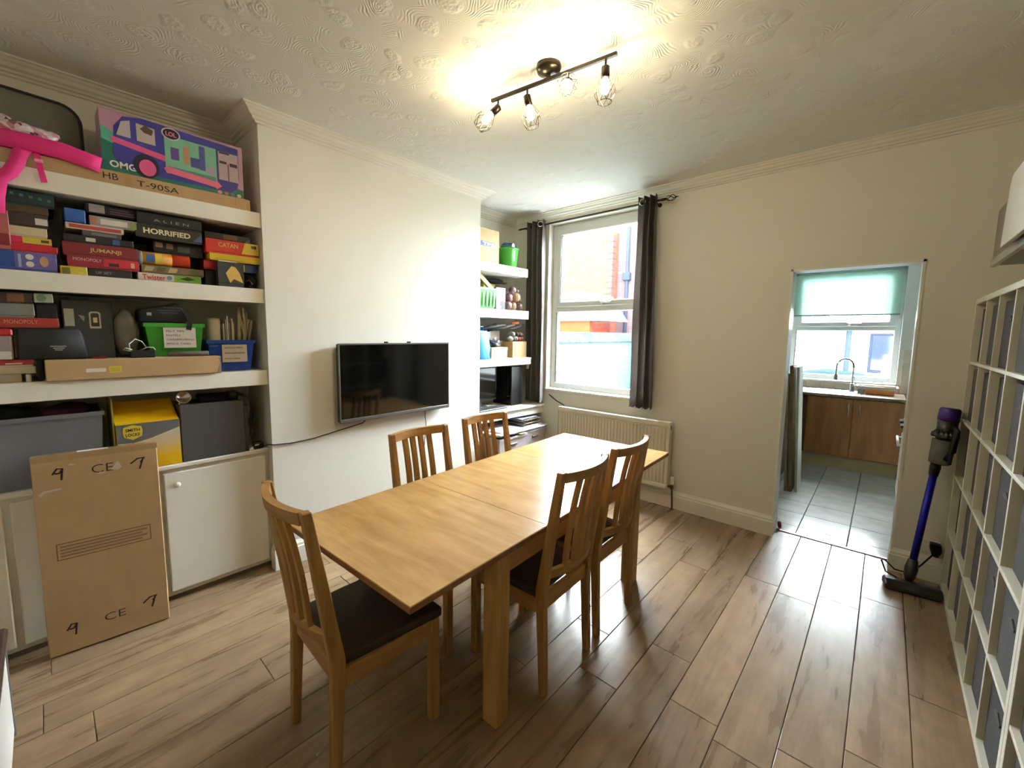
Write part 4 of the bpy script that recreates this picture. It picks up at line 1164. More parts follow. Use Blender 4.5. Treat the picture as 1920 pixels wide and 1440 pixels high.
bm = bm_new(); tube(bm, [(-2.86, 0.85, 1.835), (-2.85, 0.868, 1.845), (-2.855, 0.886, 1.825), (-2.862, 0.87, 1.806)], 0.006, 8); obj('drawstring', bm, colr((86, 66, 58)), bg, True)
g, L = game('yellow_expansion_game', 'flat yellow game box beneath the red and yellow settlers game', 0.678, 0.940, 1.9445, 1.984, (224, 190, 40), xf=-2.866)
g, L = game('settlers_game', 'red and yellow settlers board game lettered in gold', 0.664, 0.936, 1.9845, 2.064, (200, 42, 34)); x = g['xf']
polypanel(L, colr((226, 196, 56)), x, [(0.842, 1.997), (0.935, 1.997), (0.935, 2.063), (0.862, 2.063)]); lettering(L, 'CATAN', colr((232, 186, 96)), x, 0.775, 2.036, 0.10, 0.026, bold=0.02); panel(L, colr((70, 80, 110)), x + .001, 0.895, 0.922, 2.036, 2.052)
g, L = game('dark_wide_game', 'dark box with a brown patch above the settlers game', 0.668, 0.905, 2.0645, 2.104, (36, 34, 36), xf=-2.90); panel(L, colr((110, 72, 48)), g['xf'], 0.76, 0.83, 2.072, 2.10); polypanel(L, colr((90, 110, 150)), g['xf'], [(0.87, 2.07), (0.90, 2.07), (0.90, 2.095)])

# tub shelf --------------------------------------------------------
ZCs = 1.3005
lb, L = plain('long_cardboard_box', 'long shallow brown parcel box with a yellow sticker on the shelf edge', 0.002, 0.690, ZCs, 1.398, CARD, -2.808, 0.085, 'box', 0.004)
panel(L, colr((214, 190, 52)), -2.808, 0.215, 0.262, 1.330, 1.362, 'sticker'); panel(L, colr((226, 220, 210)), -2.808, 0.135, 0.205, 1.336, 1.354, 'address_label'); panel(L, colr((190, 180, 66)), -2.8072, 0.221, 0.256, 1.336, 1.356)
polypanel(L, paint('foil_tape', (206, 200, 190), 0.2, metal=0.6), -2.808, [(0.668, 1.305), (0.689, 1.303), (0.689, 1.394), (0.678, 1.392), (0.684, 1.36)], 'tape')
def tub(name, label, y0, y1, z0, z1, mat, xf, depth, cat='tub', taper=0.022):
    t_ = thing(name, label, cat, (xf - depth / 2, (y0 + y1) / 2, z0)); bm = bm_new()
    xb = xf - depth; w = 0.004
    def ring(ins, z): return [bm.verts.new(p) for p in ((xf - ins, y0 + ins, z), (xf - ins, y1 - ins, z), (xb + ins, y1 - ins, z), (xb + ins, y0 + ins, z))]
    R = [ring(taper, z0), ring(0.004, z1 - 0.02), ring(-0.004, z1 - 0.02), ring(-0.004, z1), ring(w, z1), ring(taper + w, z0 + 0.004)]
    for a, b in zip(R, R[1:]):
        for k in range(4): bm.faces.new((a[k], a[(k + 1) % 4], b[(k + 1) % 4], b[k]))
    bm.faces.new(R[0]); bm.faces.new(R[-1])
    bo = obj('bin', bm, mat, t_)
    return t_, bo
GRN = paint('green_plastic', (62, 150, 50), 0.3, var=0.04); BLU = paint('blue_plastic', (22, 66, 160), 0.3, var=0.05)
gt, b1 = tub('green_tub', 'bright green plastic tub with a handwritten paper label', 0.372, 0.635, 1.399, 1.579, GRN, -2.885, 0.24)
def note(parent, x, y0, y1, z0, z1, lines, tilt=0.0):
    p = panel(parent, colr((226, 216, 212)), x, y0, y1, z0, z1, 'paper_label')
    n = len(lines); hh = (z1 - z0)
    for i, tx in enumerate(lines):
        zc = z1 - hh * (0.18 + 0.62 * i / max(1, n - 1)); w = min((y1 - y0) * 0.86, 0.0098 * len(tx) * 0.9)
        lettering(p, tx, INK, x + 0.001, y0 + 0.012 + w / 2, zc, w, hh * 0.085)
note(b1, -2.8795, 0.448, 0.592, 1.446, 1.556, ['FELT TIPS', 'PASTELS', 'COLOURING PENCILS', 'PENCIL CASES'])
bm = bm_new(); bx(bm, -3.12, -2.90, 0.40, 0.62, ZCs, 1.3985, 0.004); tag(obj('storage_carton', bm, CARD2), 'plain carton under the green tub, behind the long parcel box', 'box')
bt, b1 = tub('blue_tub', 'deep blue plastic tub with a handwritten paper label holding papers', 0.648, 0.896, ZCs, 1.487, BLU, -2.897, 0.27)
bm = bm_new(); bx(bm, -2.897 - .004, -2.897 + .004, 0.66, 0.70, 1.448, 1.456); obj('clip', bm, colr((60, 110, 200)), bt)
note(b1, -2.8995, 0.720, 0.852, 1.355, 1.460, ['SKETCH PADS', 'DRAWING PADS', 'NOTE PADS'])
rl = thing('paper_roll', 'cream paper roll standing in the blue tub', 'paper roll', (-2.95, 0.69, 1.32)); bm = bm_new(); lathe(bm, [(0.034, 0), (0.036, 0.01), (0.036, 0.28), (0.030, 0.295)], 20, Matrix.Translation((-2.978, 0.702, 1.32))); obj('roll', bm, colr((206, 198, 178)), rl, True)
bm = bm_new(); lathe(bm, [(0.012, 0.294), (0.012, 0.298)], 14, Matrix.Translation((-2.978, 0.702, 1.32))); obj('core', bm, CARD, rl)
rk = random.Random(21)
for i in range(6):
    y = 0.742 + i * 0.011; h = rk.uniform(0.26, 0.335)
    bm = bm_new(); prism(bm, [(-3.10, 1.312), (-2.945 + rk.uniform(-0.01, 0.005), 1.312), (-2.935 + rk.uniform(-0.02, 0.01), 1.312 + h), (-3.10, 1.312 + h - 0.02)], 'Y', y, y + 0.006)
    tag(obj('sketch_pad', bm, colr([(214, 210, 200), (180, 176, 170), (226, 222, 214), (150, 144, 136), (206, 198, 182), (222, 216, 204)][i])), ['upright sketch pad right beside the paper roll in the blue tub', 'greyish upright sketch pad, second from the paper roll', 'pale upright sketch pad, third from the paper roll', 'dark taupe upright sketch pad, fourth from the paper roll', 'beige upright sketch pad, fifth from the paper roll', 'upright sketch pad closest to the beige cables in the blue tub'][i], 'sketch pad', 'sketch pads standing in the blue tub')
cbb = thing('cable_bundle', 'loose bundle of beige flat cables rising out of the blue tub', 'cables', (-2.93, 0.84, 1.49))
for i in range(7):
    y = 0.815 + 0.010 * i; top = 1.60 + 0.085 * rk.random()
    bm = bm_new(); strap(bm, [(-2.965 - 0.012 * (i % 3), y, 1.40), (-2.945 - 0.01 * (i % 3), y + 0.01, 1.52), (-2.93 - 0.01 * (i % 2), y + rk.uniform(-0.02, 0.025), top), (-2.95, y + 0.02, top - 0.03), (-2.96, y + 0.012, 1.50)], 0.014, 0.004); obj('strand', bm, colr((176, 164, 136)), cbb, True)
bp2 = thing('zip_pouch', 'black zip pouch with faint grey print lying across the green tub', 'pouch', (-2.98, 0.46, 1.58))
bm = bm_new(); prism(bm, [(0.352, 1.582), (0.560, 1.582), (0.572, 1.60), (0.545, 1.655), (0.520, 1.690), (0.372, 1.655), (0.350, 1.648)], 'X', -3.02, -2.885, 0.010); obj('body', bm, BLACKM, bp2, True)
for i, (a, b_, z) in enumerate(((0.455, 0.535, 1.660), (0.430, 0.530, 1.645), (0.440, 0.520, 1.632))): panel(bp2, colr((74, 74, 78)), -2.885, a, b_, z, z + 0.005, 'faint_print')
panel(bp2, colr((150, 148, 146)), -2.885, 0.385, 0.405, 1.618, 1.634, 'tag')
bm = bm_new(); strap(bm, [(-2.884, 0.548, 1.650), (-2.876, 0.566, 1.61), (-2.874, 0.567, 1.575), (-2.874, 0.560, 1.545)], 0.022, 0.005); obj('wrist_strap', bm, BLACKM, bp2)
tb2 = thing('translucent_bag', 'crumpled grey plastic bag between the flood lamp box and green tub', 'bag', (-2.98, 0.305, ZCs)); bm = bm_new(); blob(bm, (-2.965, 0.303, 1.520), (0.062, 0.050, 0.115), 11, amp=0.14); obj('film', bm, paint('grey_film', (112, 108, 100), 0.3, var=0.25, scale=14), tb2, True)
bm = bm_new(); blob(bm, (-2.965, 0.303, 1.638), (0.02, 0.02, 0.02), 12); obj('knot', bm, MATS['grey_film'], tb2, True)
fl, L = plain('flood_lamp_box', 'dark grey carton printed with a flood lamp and a pale label', 0.075, 0.255, 1.3965, 1.683, colr((60, 62, 62)), -2.93, 0.25)
panel(L, colr((176, 180, 164)), -2.93, 0.082, 0.116, 1.556, 1.640, 'label')
polypanel(L, colr((190, 184, 168)), -2.93, rrect(0.168, 0.210, 1.546, 1.630, 0.012), 'lamp_print'); polypanel(L, colr((60, 56, 50)), -2.9294, rrect(0.174, 0.204, 1.556, 1.622, 0.008), 'lamp_print'); panel(L, colr((222, 206, 140)), -2.9288, 0.182, 0.197, 1.575, 1.600, 'lamp_print'); polypanel(L, colr((160, 150, 128)), -2.9294, [(0.130, 1.612), (0.152, 1.606), (0.150, 1.578), (0.142, 1.590)])
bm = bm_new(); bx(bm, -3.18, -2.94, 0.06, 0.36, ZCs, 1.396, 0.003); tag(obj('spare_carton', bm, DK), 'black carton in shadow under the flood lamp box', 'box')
cs = thing('black_case', 'black leathery case with a small pale maker mark on the shelf', 'case', (-2.95, 0.03, ZCs))
bm = bm_new(); prism(bm, [(-0.080, 1.3975), (0.150, 1.3975), (0.140, 1.50), (0.128, 1.545), (-0.072, 1.545)], 'X', -2.926, -2.862, 0.010); obj('body', bm, paint('case_leather', (28, 28, 31), 0.6, var=0.15, bump=0.001, bscale=150), cs, True)
for i, (a, b_, z) in enumerate(((0.026, 0.079, 1.458), (0.034, 0.072, 1.449), (0.040, 0.066, 1.441))): panel(cs, colr((150, 148, 140)), -2.862, a, b_, z, z + 0.005, 'maker_mark')
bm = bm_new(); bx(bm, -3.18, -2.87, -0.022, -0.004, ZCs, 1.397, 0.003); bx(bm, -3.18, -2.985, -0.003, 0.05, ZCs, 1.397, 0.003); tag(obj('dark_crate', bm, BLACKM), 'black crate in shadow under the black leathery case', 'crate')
g, L = game('second_property_game', 'slim red property trading game lying on the black case', -0.32, 0.062, 1.5455, 1.590, (150, 46, 40), xf=-2.866); lettering(L, 'MONOPOLY', colr((200, 150, 130)), g['xf'], -0.055, 1.572, 0.10, 0.018)
g, L = game('grey_game', 'grey box above the slim red game', -0.32, -0.012, 1.5905, 1.652, (124, 128, 122))
g, L = game('dark_photo_box', 'dark picture box under the board game shelf', -0.32, -0.012, 1.6525, 1.702, (70, 52, 50)); panel(L, colr((128, 84, 58)), g['xf'], -0.09, -0.04, 1.66, 1.695)
g, L = plain('pale_card_pack', 'small white and green card pack beside the dark picture box', -0.010, 0.050, 1.660, 1.702, colr((176, 184, 168)), -2.862, 0.10); polypanel(L, colr((110, 140, 104)), -2.862, [(-0.003 + 0.016 + 0.016 * math.cos(k * math.pi / 6), 1.681 + 0.016 * math.sin(k * math.pi / 6)) for k in range(12)])
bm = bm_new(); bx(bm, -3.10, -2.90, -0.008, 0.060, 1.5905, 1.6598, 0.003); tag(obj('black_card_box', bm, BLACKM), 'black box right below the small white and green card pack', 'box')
tn = thing('picture_tin', 'square tin with a red lid at the end of the tub shelf', 'tin', (-2.92, -0.16, 1.40)); bm = bm_new(); bx(bm, -3.0, -2.866, -0.24, -0.088, 1.402, 1.512, 0.006); obj('body', bm, colr((150, 132, 128)), tn); bm = bm_new(); bx(bm, -3.003, -2.862, -0.243, -0.084, 1.508, 1.540, 0.006); obj('lid', bm, colr((170, 34, 34)), tn); panel(tn, colr((206, 200, 190)), -2.866, -0.13, -0.094, 1.405, 1.44)
bk_ = thing('red_book', 'thick book with a dark red spine lying on a cream box', 'book', (-2.95, -0.15, 1.372)); bm = bm_new(); bx(bm, -3.08, -2.866, -0.30, -0.030, 1.372, 1.402, 0.004); obj('cover', bm, colr((146, 36, 40)), bk_); panel(bk_, colr((214, 190, 180)), -2.866, -0.115, -0.065, 1.382, 1.388, 'title_strip'); bm = bm_new(); bx(bm, -3.075, -2.8655, -0.29, -0.034, 1.3725, 1.378); obj('pages', bm, colr((206, 196, 170)), bk_)
g, L = plain('cream_box', 'cream box below the dark red book', -0.30, -0.026, 1.338, 1.3715, colr((206, 196, 168)), -2.864, 0.22)
g, L = plain('taupe_box', 'taupe box at the bottom under the cream one', -0.30, -0.072, ZCs, 1.3375, colr((182, 172, 150)), -2.864, 0.22)
bm = bm_new(); lathe(bm, [(0.009, 0), (0.009, 0.028), (0.0075, 0.033), (0.002, 0.034)], 14, Matrix.Translation((-2.87, -0.051, ZCs))); tag(obj('glue_bottle', bm, WHITEP, None, True), 'tiny white bottle standing beside the taupe box', 'bottle')
pb_ = thing('power_strip', 'black power block with thin white cables on the long parcel box', 'power strip', (-2.86, 0.355, 1.3985)); bm = bm_new(); bx(bm, -2.90, -2.83, 0.300, 0.402, 1.3985, 1.434, 0.004); obj('block', bm, BLACKM, pb_)
for pts in ([(-2.84, 0.302, 1.43), (-2.835, 0.30, 1.47), (-2.84, 0.325, 1.495), (-2.86, 0.355, 1.48), (-2.87, 0.37, 1.45)], [(-2.84, 0.31, 1.44), (-2.83, 0.285, 1.45), (-2.83, 0.275, 1.44), (-2.84, 0.31, 1.432)], [(-2.85, 0.34, 1.434), (-2.83, 0.37, 1.452), (-2.83, 0.395, 1.450), (-2.835, 0.402, 1.438)]):
    bm = bm_new(); tube(bm, pts, 0.0028, 6); obj('cable', bm, colr((214, 210, 196)), pb_, True)
bm = bm_new(); lathe(bm, [(0.014, 0), (0.014, 0.18), (0.012, 0.185)], 14, Matrix.Translation((-2.872, 0.46, 1.4135)) @ Matrix.Rotation(-math.pi / 2, 4, 'X')); tag(obj('grey_rod', bm, colr((112, 110, 106)), None, True), 'short grey plastic rod lying in front of the green tub', 'rod')
sc = thing('red_scissors', 'red handled scissors on the long parcel box', 'scissors', (-2.87, 0.20, 1.40))
bm = bm_new(); tube(bm, [(-2.86 + 0.012 * math.cos(a), 0.19 + 0.024 * math.sin(a), 1.404) for a in [k * math.pi / 6 for k in range(12)]], 0.005, 6, closed=True); obj('grip', bm, colr((140, 26, 30)), sc, True)
bm = bm_new(); bx(bm, -2.868, -2.862, 0.21, 0.29, 1.3985, 1.402); obj('blade', bm, CHROME, sc)

# on top of the low cabinet ---------------------------------------
ZD = 0.8005
gbx, b1 = tub('grey_fabric_crate', 'large grey fabric crate beside the yellow hardware box', -0.50, 0.185, ZD, 1.135, paint('grey_felt', (112, 112, 114), 0.9, var=0.06, bump=0.0008, bscale=200), -2.870, 0.32, 'crate', 0.020)
cl_ = thing('folded_clothes', 'dark maroon and black clothes heaped in the grey crate', 'clothes', (-3.03, -0.1, 1.05)); bm = bm_new()
blob(bm, (-3.03, 0.05, 1.11), (0.11, 0.10, 0.065), 31); obj('maroon_cloth', bm, paint('maroon_cloth', (64, 26, 36), 0.9, var=0.2), cl_, True)
bm = bm_new(); blob(bm, (-3.03, -0.20, 1.11), (0.11, 0.20, 0.07), 32); obj('black_cloth', bm, BLACKM, cl_, True)
YEL = paint('hardware_yellow', (232, 184, 20), 0.4, var=0.03)
yb_ = thing('hardware_box', 'yellow and grey hardware carton with a badge logo on the cabinet', 'box', (-2.98, 0.36, ZD))
bm = bm_new(); bx(bm, -3.10, -2.870, 0.226, 0.490, ZD, 1.055, 0.002); L = obj('carton', bm, YEL, yb_)
bm = bm_new(); prism(bm, [(-2.869, 1.052), (-2.869, 1.060), (-3.06, 1.150), (-3.06, 1.142)], 'Y', 0.224, 0.484); obj('lid_flap', bm, YEL, yb_)
x = -2.870
GR = colr((104, 104, 106))
polypanel(L, GR, x, [(0.228, 0.955), (0.29, 0.950), (0.36, 0.965), (0.488, 1.010), (0.488, 1.054), (0.228, 1.054)], 'grey_band')
def grad():
    m, nt, b = new_mat('yellow_fade'); L_ = nt.links.new; tc = nt.nodes.new('ShaderNodeTexCoord'); sp = nt.nodes.new('ShaderNodeSeparateXYZ'); L_(tc.outputs['Object'], sp.inputs[0]); rp = nt.nodes.new('ShaderNodeValToRGB')
    mr = nt.nodes.new('ShaderNodeMapRange'); mr.inputs['From Min'].default_value = 0.86; mr.inputs['From Max'].default_value = 1.0; L_(sp.outputs['Z'], mr.inputs['Value'])
    rp.color_ramp.elements[0].color = lin((232, 184, 20)) + (1,); rp.color_ramp.elements[1].color = lin((206, 200, 186)) + (1,); L_(mr.outputs['Result'], rp.inputs['Fac']); L_(rp.outputs['Color'], b.inputs['Base Color']); b.inputs['Roughness'].default_value = 0.45; return m
polypanel(L, grad(), x, [(0.228, 0.805), (0.488, 0.805), (0.488, 1.008), (0.36, 0.963), (0.29, 0.948), (0.228, 0.953)], 'faded_panel')
hexa = [(0.254, 0.985), (0.29, 0.968), (0.326, 0.985), (0.330, 1.012), (0.326, 1.036), (0.29, 1.046), (0.254, 1.036), (0.250, 1.012)]
polypanel(L, colr((222, 192, 64)), x + .001, hexa, 'badge'); lettering(L, 'SMITH', INK, x + .002, 0.29, 1.020, 0.058, 0.016, bold=0.02); lettering(L, 'LOCKE', INK, x + .002, 0.29, 0.995, 0.058, 0.016, bold=0.02)
bm = bm_new(); bx(bm, -3.10, -2.875, 0.2145, 0.2215, ZD, 1.190, 0.001); tag(obj('yellow_folder', bm, colr((150, 134, 60))), 'thin mustard folder standing upright beside the yellow carton', 'folder')
g, L = plain('dark_grey_box', 'plain dark grey box next to the yellow hardware carton', 0.494, 0.808, ZD, 1.122, paint('charcoal_board', (74, 71, 70), 0.8, var=0.03), -2.868, 0.24)
bm = bm_new(); bx(bm, -3.10, -2.870, 0.808, 0.83, ZD, 1.09, 0.003); obj('side_panel', bm, paint('charcoal_side', (52, 50, 50), 0.8), g)
sv = thing('silver_dish', 'small crumpled silver dish resting on the dark grey box', 'dish', (-2.95, 0.52, 1.1225)); bm = bm_new(); lathe(bm, [(0.005, 0), (0.02, 0.004), (0.034, 0.02), (0.036, 0.03), (0.030, 0.026), (0.012, 0.010)], 20, Matrix.Translation((-2.925, 0.522, 1.160)) @ Matrix.Rotation(math.radians(75), 4, 'Y') @ Matrix.Translation((0, 0, -0.01))); obj('bowl', bm, CHROME, sv, True)
bm = bm_new(); bx(bm, -2.94, -2.91, 0.50, 0.545, 1.1225, 1.132, 0.002); obj('foot', bm, CHROME, sv)
bc = thing('black_camera_gear', 'black camera gear and straps lying on the dark grey box', 'camera', (-2.97, 0.72, 1.1225)); bm = bm_new(); bx(bm, -3.03, -2.92, 0.60, 0.80, 1.1225, 1.165, 0.012, 2); obj('body', bm, BLACKM, bc)
bm = bm_new(); tube(bm, [(-2.92, 0.765, 1.155), (-2.885, 0.765, 1.155)], 0.024, 16); obj('lens', bm, BLACK, bc, True)
bm = bm_new(); strap(bm, [(-2.93, 0.78, 1.165), (-2.89, 0.815, 1.150), (-2.88, 0.850, 1.12), (-2.88, 0.858, 1.06), (-2.90, 0.85, 0.98), (-2.91, 0.86, 0.90)], 0.018, 0.004); obj('strap', bm, BLACKM, bc)
ad = thing('power_adapter', 'black power adapter with a white label at the end of the cabinet', 'power adapter', (-2.88, 0.885, ZD)); bm = bm_new(); bx(bm, -2.925, -2.875, 0.858, 0.915, ZD, 0.842, 0.008, 2); obj('body', bm, BLACK, ad); panel(ad, WHITEP, -2.875, 0.862, 0.886, 0.825, 0.832, 'white_label'); bm = bm_new(); tube(bm, [(-2.90, 0.86, 0.845), (-2.905, 0.85, 0.90), (-2.92, 0.875, 0.97), (-2.93, 0.88, 1.06)], 0.006, 6); obj('lead', bm, BLACKM, ad, True)
bm = bm_new(); prism(bm, [(0.828, ZD), (0.856, ZD), (0.854, 0.82), (0.830, 0.808)], 'X', -2.90, -2.882); tag(obj('white_tag', bm, WHITEP), 'small white card tag beside the black power adapter', 'tag')

# ------------------------------------------------------------------ big flat cardboard carton leaning on the cabinet
ct = thing('flat_carton', 'tall flat brown carton with handwritten marks leaning against the cabinet', 'box', (0, 0, 0))
W, H, D = 0.445, 0.955, 0.055
bm = bm_new(); bx(bm, -D, 0, 0, W, 0, H, 0.004); L = obj('carton', bm, CARD, ct)
bm = bm_new(); bx(bm, -D + 0.002, 0.0006, 0.0, W, H - 0.028, H + 0.0008); obj('end_tape', bm, paint('tan_tape', (176, 146, 108), 0.25, var=0.08), ct)
bm = bm_new(); bx(bm, -D + 0.008, -0.012, 0.15, 0.26, H + 0.0008, H + 0.0016); obj('shipping_label', bm, WHITEP, ct)
lettering(L, 'CE', INK, 0, 0.235, 0.865, 0.078, 0.040, bold=-0.01); lettering(L, 'CE', INK, 0, 0.235, 0.115, 0.078, 0.036, bold=-0.01)
def stroke(pts, w=0.007):
    bm = bm_new(); strap(bm, [(0.0008, a, b_) for a, b_ in pts], w, 0.001); return obj('marker_stroke', bm, INK, L)
for (cy, cz, f) in ((0.085, 0.865, 1), (0.085, 0.110, 1), (0.365, 0.862, -1), (0.37, 0.125, -1)):
    if f > 0: stroke([(cy - 0.02, cz), (cy - 0.004, cz + 0.026), (cy + 0.014, cz + 0.024), (cy + 0.004, cz + 0.004), (cy - 0.012, cz + 0.004)]); stroke([(cy + 0.014, cz + 0.026), (cy + 0.008, cz - 0.03)])
    else: stroke([(cy - 0.028, cz + 0.002), (cy, cz + 0.024), (cy + 0.028, cz + 0.026), (cy + 0.01, cz + 0.004)]); stroke([(cy + 0.022, cz + 0.026), (cy + 0.006, cz - 0.030)])
ST = colr((112, 84, 58), 0.8)
y0, y1, z0, z1 = 0.055, 0.395, 0.455, 0.535
for a, b_, c_, d_ in ((y0, y1, z0, z0 + .004), (y0, y1, z1 - .004, z1), (y0, y0 + .004, z0, z1), (y1 - .004, y1, z0, z1)): panel(L, ST, 0, a, b_, c_, d_, 'stamp_frame')
for i in range(4): panel(L, colr((140, 108, 76), 0.8), 0, y0 + 0.012, y1 - 0.014 - 0.02 * (i % 2), z1 - 0.022 - i * 0.015, z1 - 0.013 - i * 0.015, 'stamp_line')
TEAR = colr((196, 184, 166), 0.7)
polypanel(L, TEAR, 0, [(0.262, 0.850), (0.29, 0.845), (0.305, 0.855), (0.298, 0.875), (0.288, 0.890), (0.280, 0.872)], 'torn_patch'); polypanel(L, TEAR, 0, [(0.022, 0.770), (0.034, 0.785), (0.09, 0.792), (0.09, 0.799), (0.034, 0.795), (0.016, 0.782)], 'torn_patch')
polypanel(L, TEAR, 0, [(0.21, 0.838), (0.235, 0.836), (0.245, 0.842), (0.225, 0.848)], 'torn_patch'); polypanel(L, TEAR, 0, [(0.12, 0.900), (0.14, 0.896), (0.142, 0.902), (0.124, 0.907)], 'torn_patch')
ct.location = (-2.764, -0.078, 0.004); ct.rotation_euler = (0, math.radians(-2.6), math.radians(-5.5))
# storage bench cut by the frame edge
sb = thing('storage_bench', 'white storage bench with a dark brown rim, cut off at the frame beside the carton', 'bench', (-2.05, -0.30, 0))
bm = bm_new(); bx(bm, -2.335, -1.78, -0.50, -0.172, 0.02, 0.405, 0.006); obj('body', bm, GLOSSW, sb)
bm = bm_new(); bx(bm, -2.345, -1.77, -0.51, -0.160, 0.405, 0.432, 0.008); obj('rim', bm, colr((66, 50, 42)), sb)
for x in (-2.33, -1.79):
    bm = bm_new(); bx(bm, x - 0.008, x + 0.008, -0.20, -0.168, 0.0, 0.40, 0.003); obj('corner_post', bm, colr((96, 90, 92)), sb)

# ------------------------------------------------------------------ far alcove beside the window
G2 = 'thick white shelves beside the window curtain'
RX = -2.832
shelf('highest white shelf by the curtain, under the green bucket', CY1, 3.50, 2.132, 2.216, G2, RX)
shelf('middle white shelf by the curtain, holding the mesh bag', CY1, 3.525, 1.698, 1.783, G2, RX)
s3 = shelf('lower white shelf by the curtain, above the computer', CY1, 3.58, 1.220, 1.293, G2, RX)
bm = bm_new(); prism(bm, [(-2.832, 1.293), (-2.90, 1.293), (-2.90, 1.165), (-2.87, 1.165)], 'Y', 3.58, 3.588); obj('end_bracket', bm, SHELFW, s3)
bn = thing('alcove_worktop', 'white worktop with a sloping front edge under the computer', 'worktop', (-3.02, 3.26, 0.70))
bm = bm_new(); prism(bm, [(XA, CY1), (XA, YB - 0.001), (-2.765, YB - 0.001), (-2.815, CY1)], 'Z', 0.752, 0.776, 0.003); obj('top', bm, SHELFW, bn)
bm = bm_new(); prism(bm, [(XA, CY1), (XA, YB - 0.001), (-2.785, YB - 0.001), (-2.835, CY1)], 'Z', 0.675, 0.752); obj('fascia', bm, SHELFW, bn)
zt = 2.2165
g, L = plain('parcel_carton', 'pale cardboard carton with a blue lettered band on the high shelf by the curtain', CY1 + 0.004, 3.121, zt, 2.540, CARD2, -2.895, 0.26)
panel(L, colr((70, 66, 130)), -2.895, 2.78, 3.055, 2.375, 2.418, 'blue_band'); lettering(L, 'TPS', WT, -2.8938, 2.968, 2.396, 0.16, 0.032, bold=0.02)
bm = bm_new(); bx(bm, -3.12, -3.005, 3.128, 3.232, zt, 2.545, 0.006); tag(obj('black_speaker', bm, BLACKM), 'tall black box between the parcel carton and green bucket', 'box')
bk2 = thing('green_bucket', 'shiny green bucket on the high shelf by the curtain', 'bucket', (-2.94, 3.30, zt))
bm = bm_new(); lathe(bm, [(0.085, 0.0), (0.088, 0.002), (0.108, 0.185), (0.113, 0.186), (0.113, 0.196), (0.104, 0.196), (0.084, 0.006)], 28, Matrix.Translation((-2.965, 3.330, zt))); obj('bucket_body', bm, GRN, bk2, True)
bm = bm_new(); tube(bm, [(-2.965 + 0.116 * math.cos(a), 3.330 + 0.116 * math.sin(a), zt + 0.19 - 0.02 * math.sin(a)) for a in [math.pi * k / 12 - math.pi / 2 for k in range(13)]], 0.003, 6); obj('handle', bm, GRN, bk2, True)
bl = thing('blue_crisp_bag', 'crumpled dark blue plastic bag stuffed into the green bucket', 'bag', (-2.965, 3.34, 2.37)); bm = bm_new(); blob(bm, (-2.955, 3.335, 2.425), (0.075, 0.088, 0.062), 41, amp=0.16); obj('film', bm, paint('blue_film', (30, 58, 112), 0.25, var=0.2, scale=20), bl, True)
polypanel(bl, WT, -2.878, [(3.31 + 0.022 * math.cos(k * math.pi / 6), 2.435 + 0.020 * math.sin(k * math.pi / 6)) for k in range(12)], 'logo_disc', 0.004)
bm = bm_new(); blob(bm, (-2.99, 3.470, 2.262), (0.03, 0.022, 0.045), 42); tag(obj('brown_ornament', bm, colr((104, 56, 40)), None, True), 'small reddish brown ornament beside the green bucket', 'ornament')
# second shelf
zt = 1.7835
gt2, b1 = tub('light_green_tub', 'light green ribbed tub on the middle shelf by the curtain', 2.80, 3.085, zt, 1.985, paint('light_green_plastic', (96, 176, 92), 0.3, var=0.04), -2.885, 0.26)
for i in range(5): panel(b1, MATS['light_green_plastic'], -2.8935, 2.84 + i * 0.05, 2.86 + i * 0.05, zt + 0.02, 1.95, 'rib', 0.006)
pk = thing('wooden_plank', 'short pale wooden plank poking out of the light green tub', 'plank', (-2.95, 2.97, 1.9)); bm = bm_new(); t = bmesh.new(); bx(t, -0.012, 0.012, -0.022, 0.022, -0.13, 0.13, 0.002); merge(bm, t, Matrix.Translation((-2.935, 2.985, 2.035)) @ Matrix.Rotation(math.radians(55), 4, 'X')); obj('plank_body', bm, wood('pine', (206, 178, 128), (180, 146, 96), 'Z', 9, 4, rough=0.6), pk)
bm = bm_new(); t = bmesh.new(); bx(t, -0.0125, 0.0125, -0.0222, 0.0222, 0.126, 0.1305, 0.001); merge(bm, t, Matrix.Translation((-2.935, 2.985, 2.035)) @ Matrix.Rotation(math.radians(55), 4, 'X')); obj('sawn_end', bm, colr((196, 160, 110)), pk)
g, L = plain('lavender_carton', 'lavender grey printed carton between the green tub and mesh bag', 3.092, 3.235, zt, 2.005, colr((112, 108, 132)), -2.905, 0.18); polypanel(L, colr((190, 190, 200)), -2.905, [(3.205 + 0.02 * math.cos(k * math.pi / 6), 1.965 + 0.026 * math.sin(k * math.pi / 6)) for k in range(12)]); panel(L, colr((36, 32, 36)), -2.905, 3.16, 3.23, zt + .004, 1.87); panel(L, colr((176, 178, 176)), -2.9044, 3.10, 3.17, 1.80, 1.822)
g, L = plain('yellow_black_box', 'yellow box with black corner behind the lavender carton', 3.10, 3.33, zt, 2.062, colr((206, 172, 36)), -3.09, 0.11); panel(L, BLACKM, -3.09, 3.27, 3.33, 1.90, 2.05)
mb = thing('mesh_bag', 'brown mesh bag of balls on the middle shelf against the curtain', 'bag', (-2.95, 3.42, zt))
rk = random.Random(77)
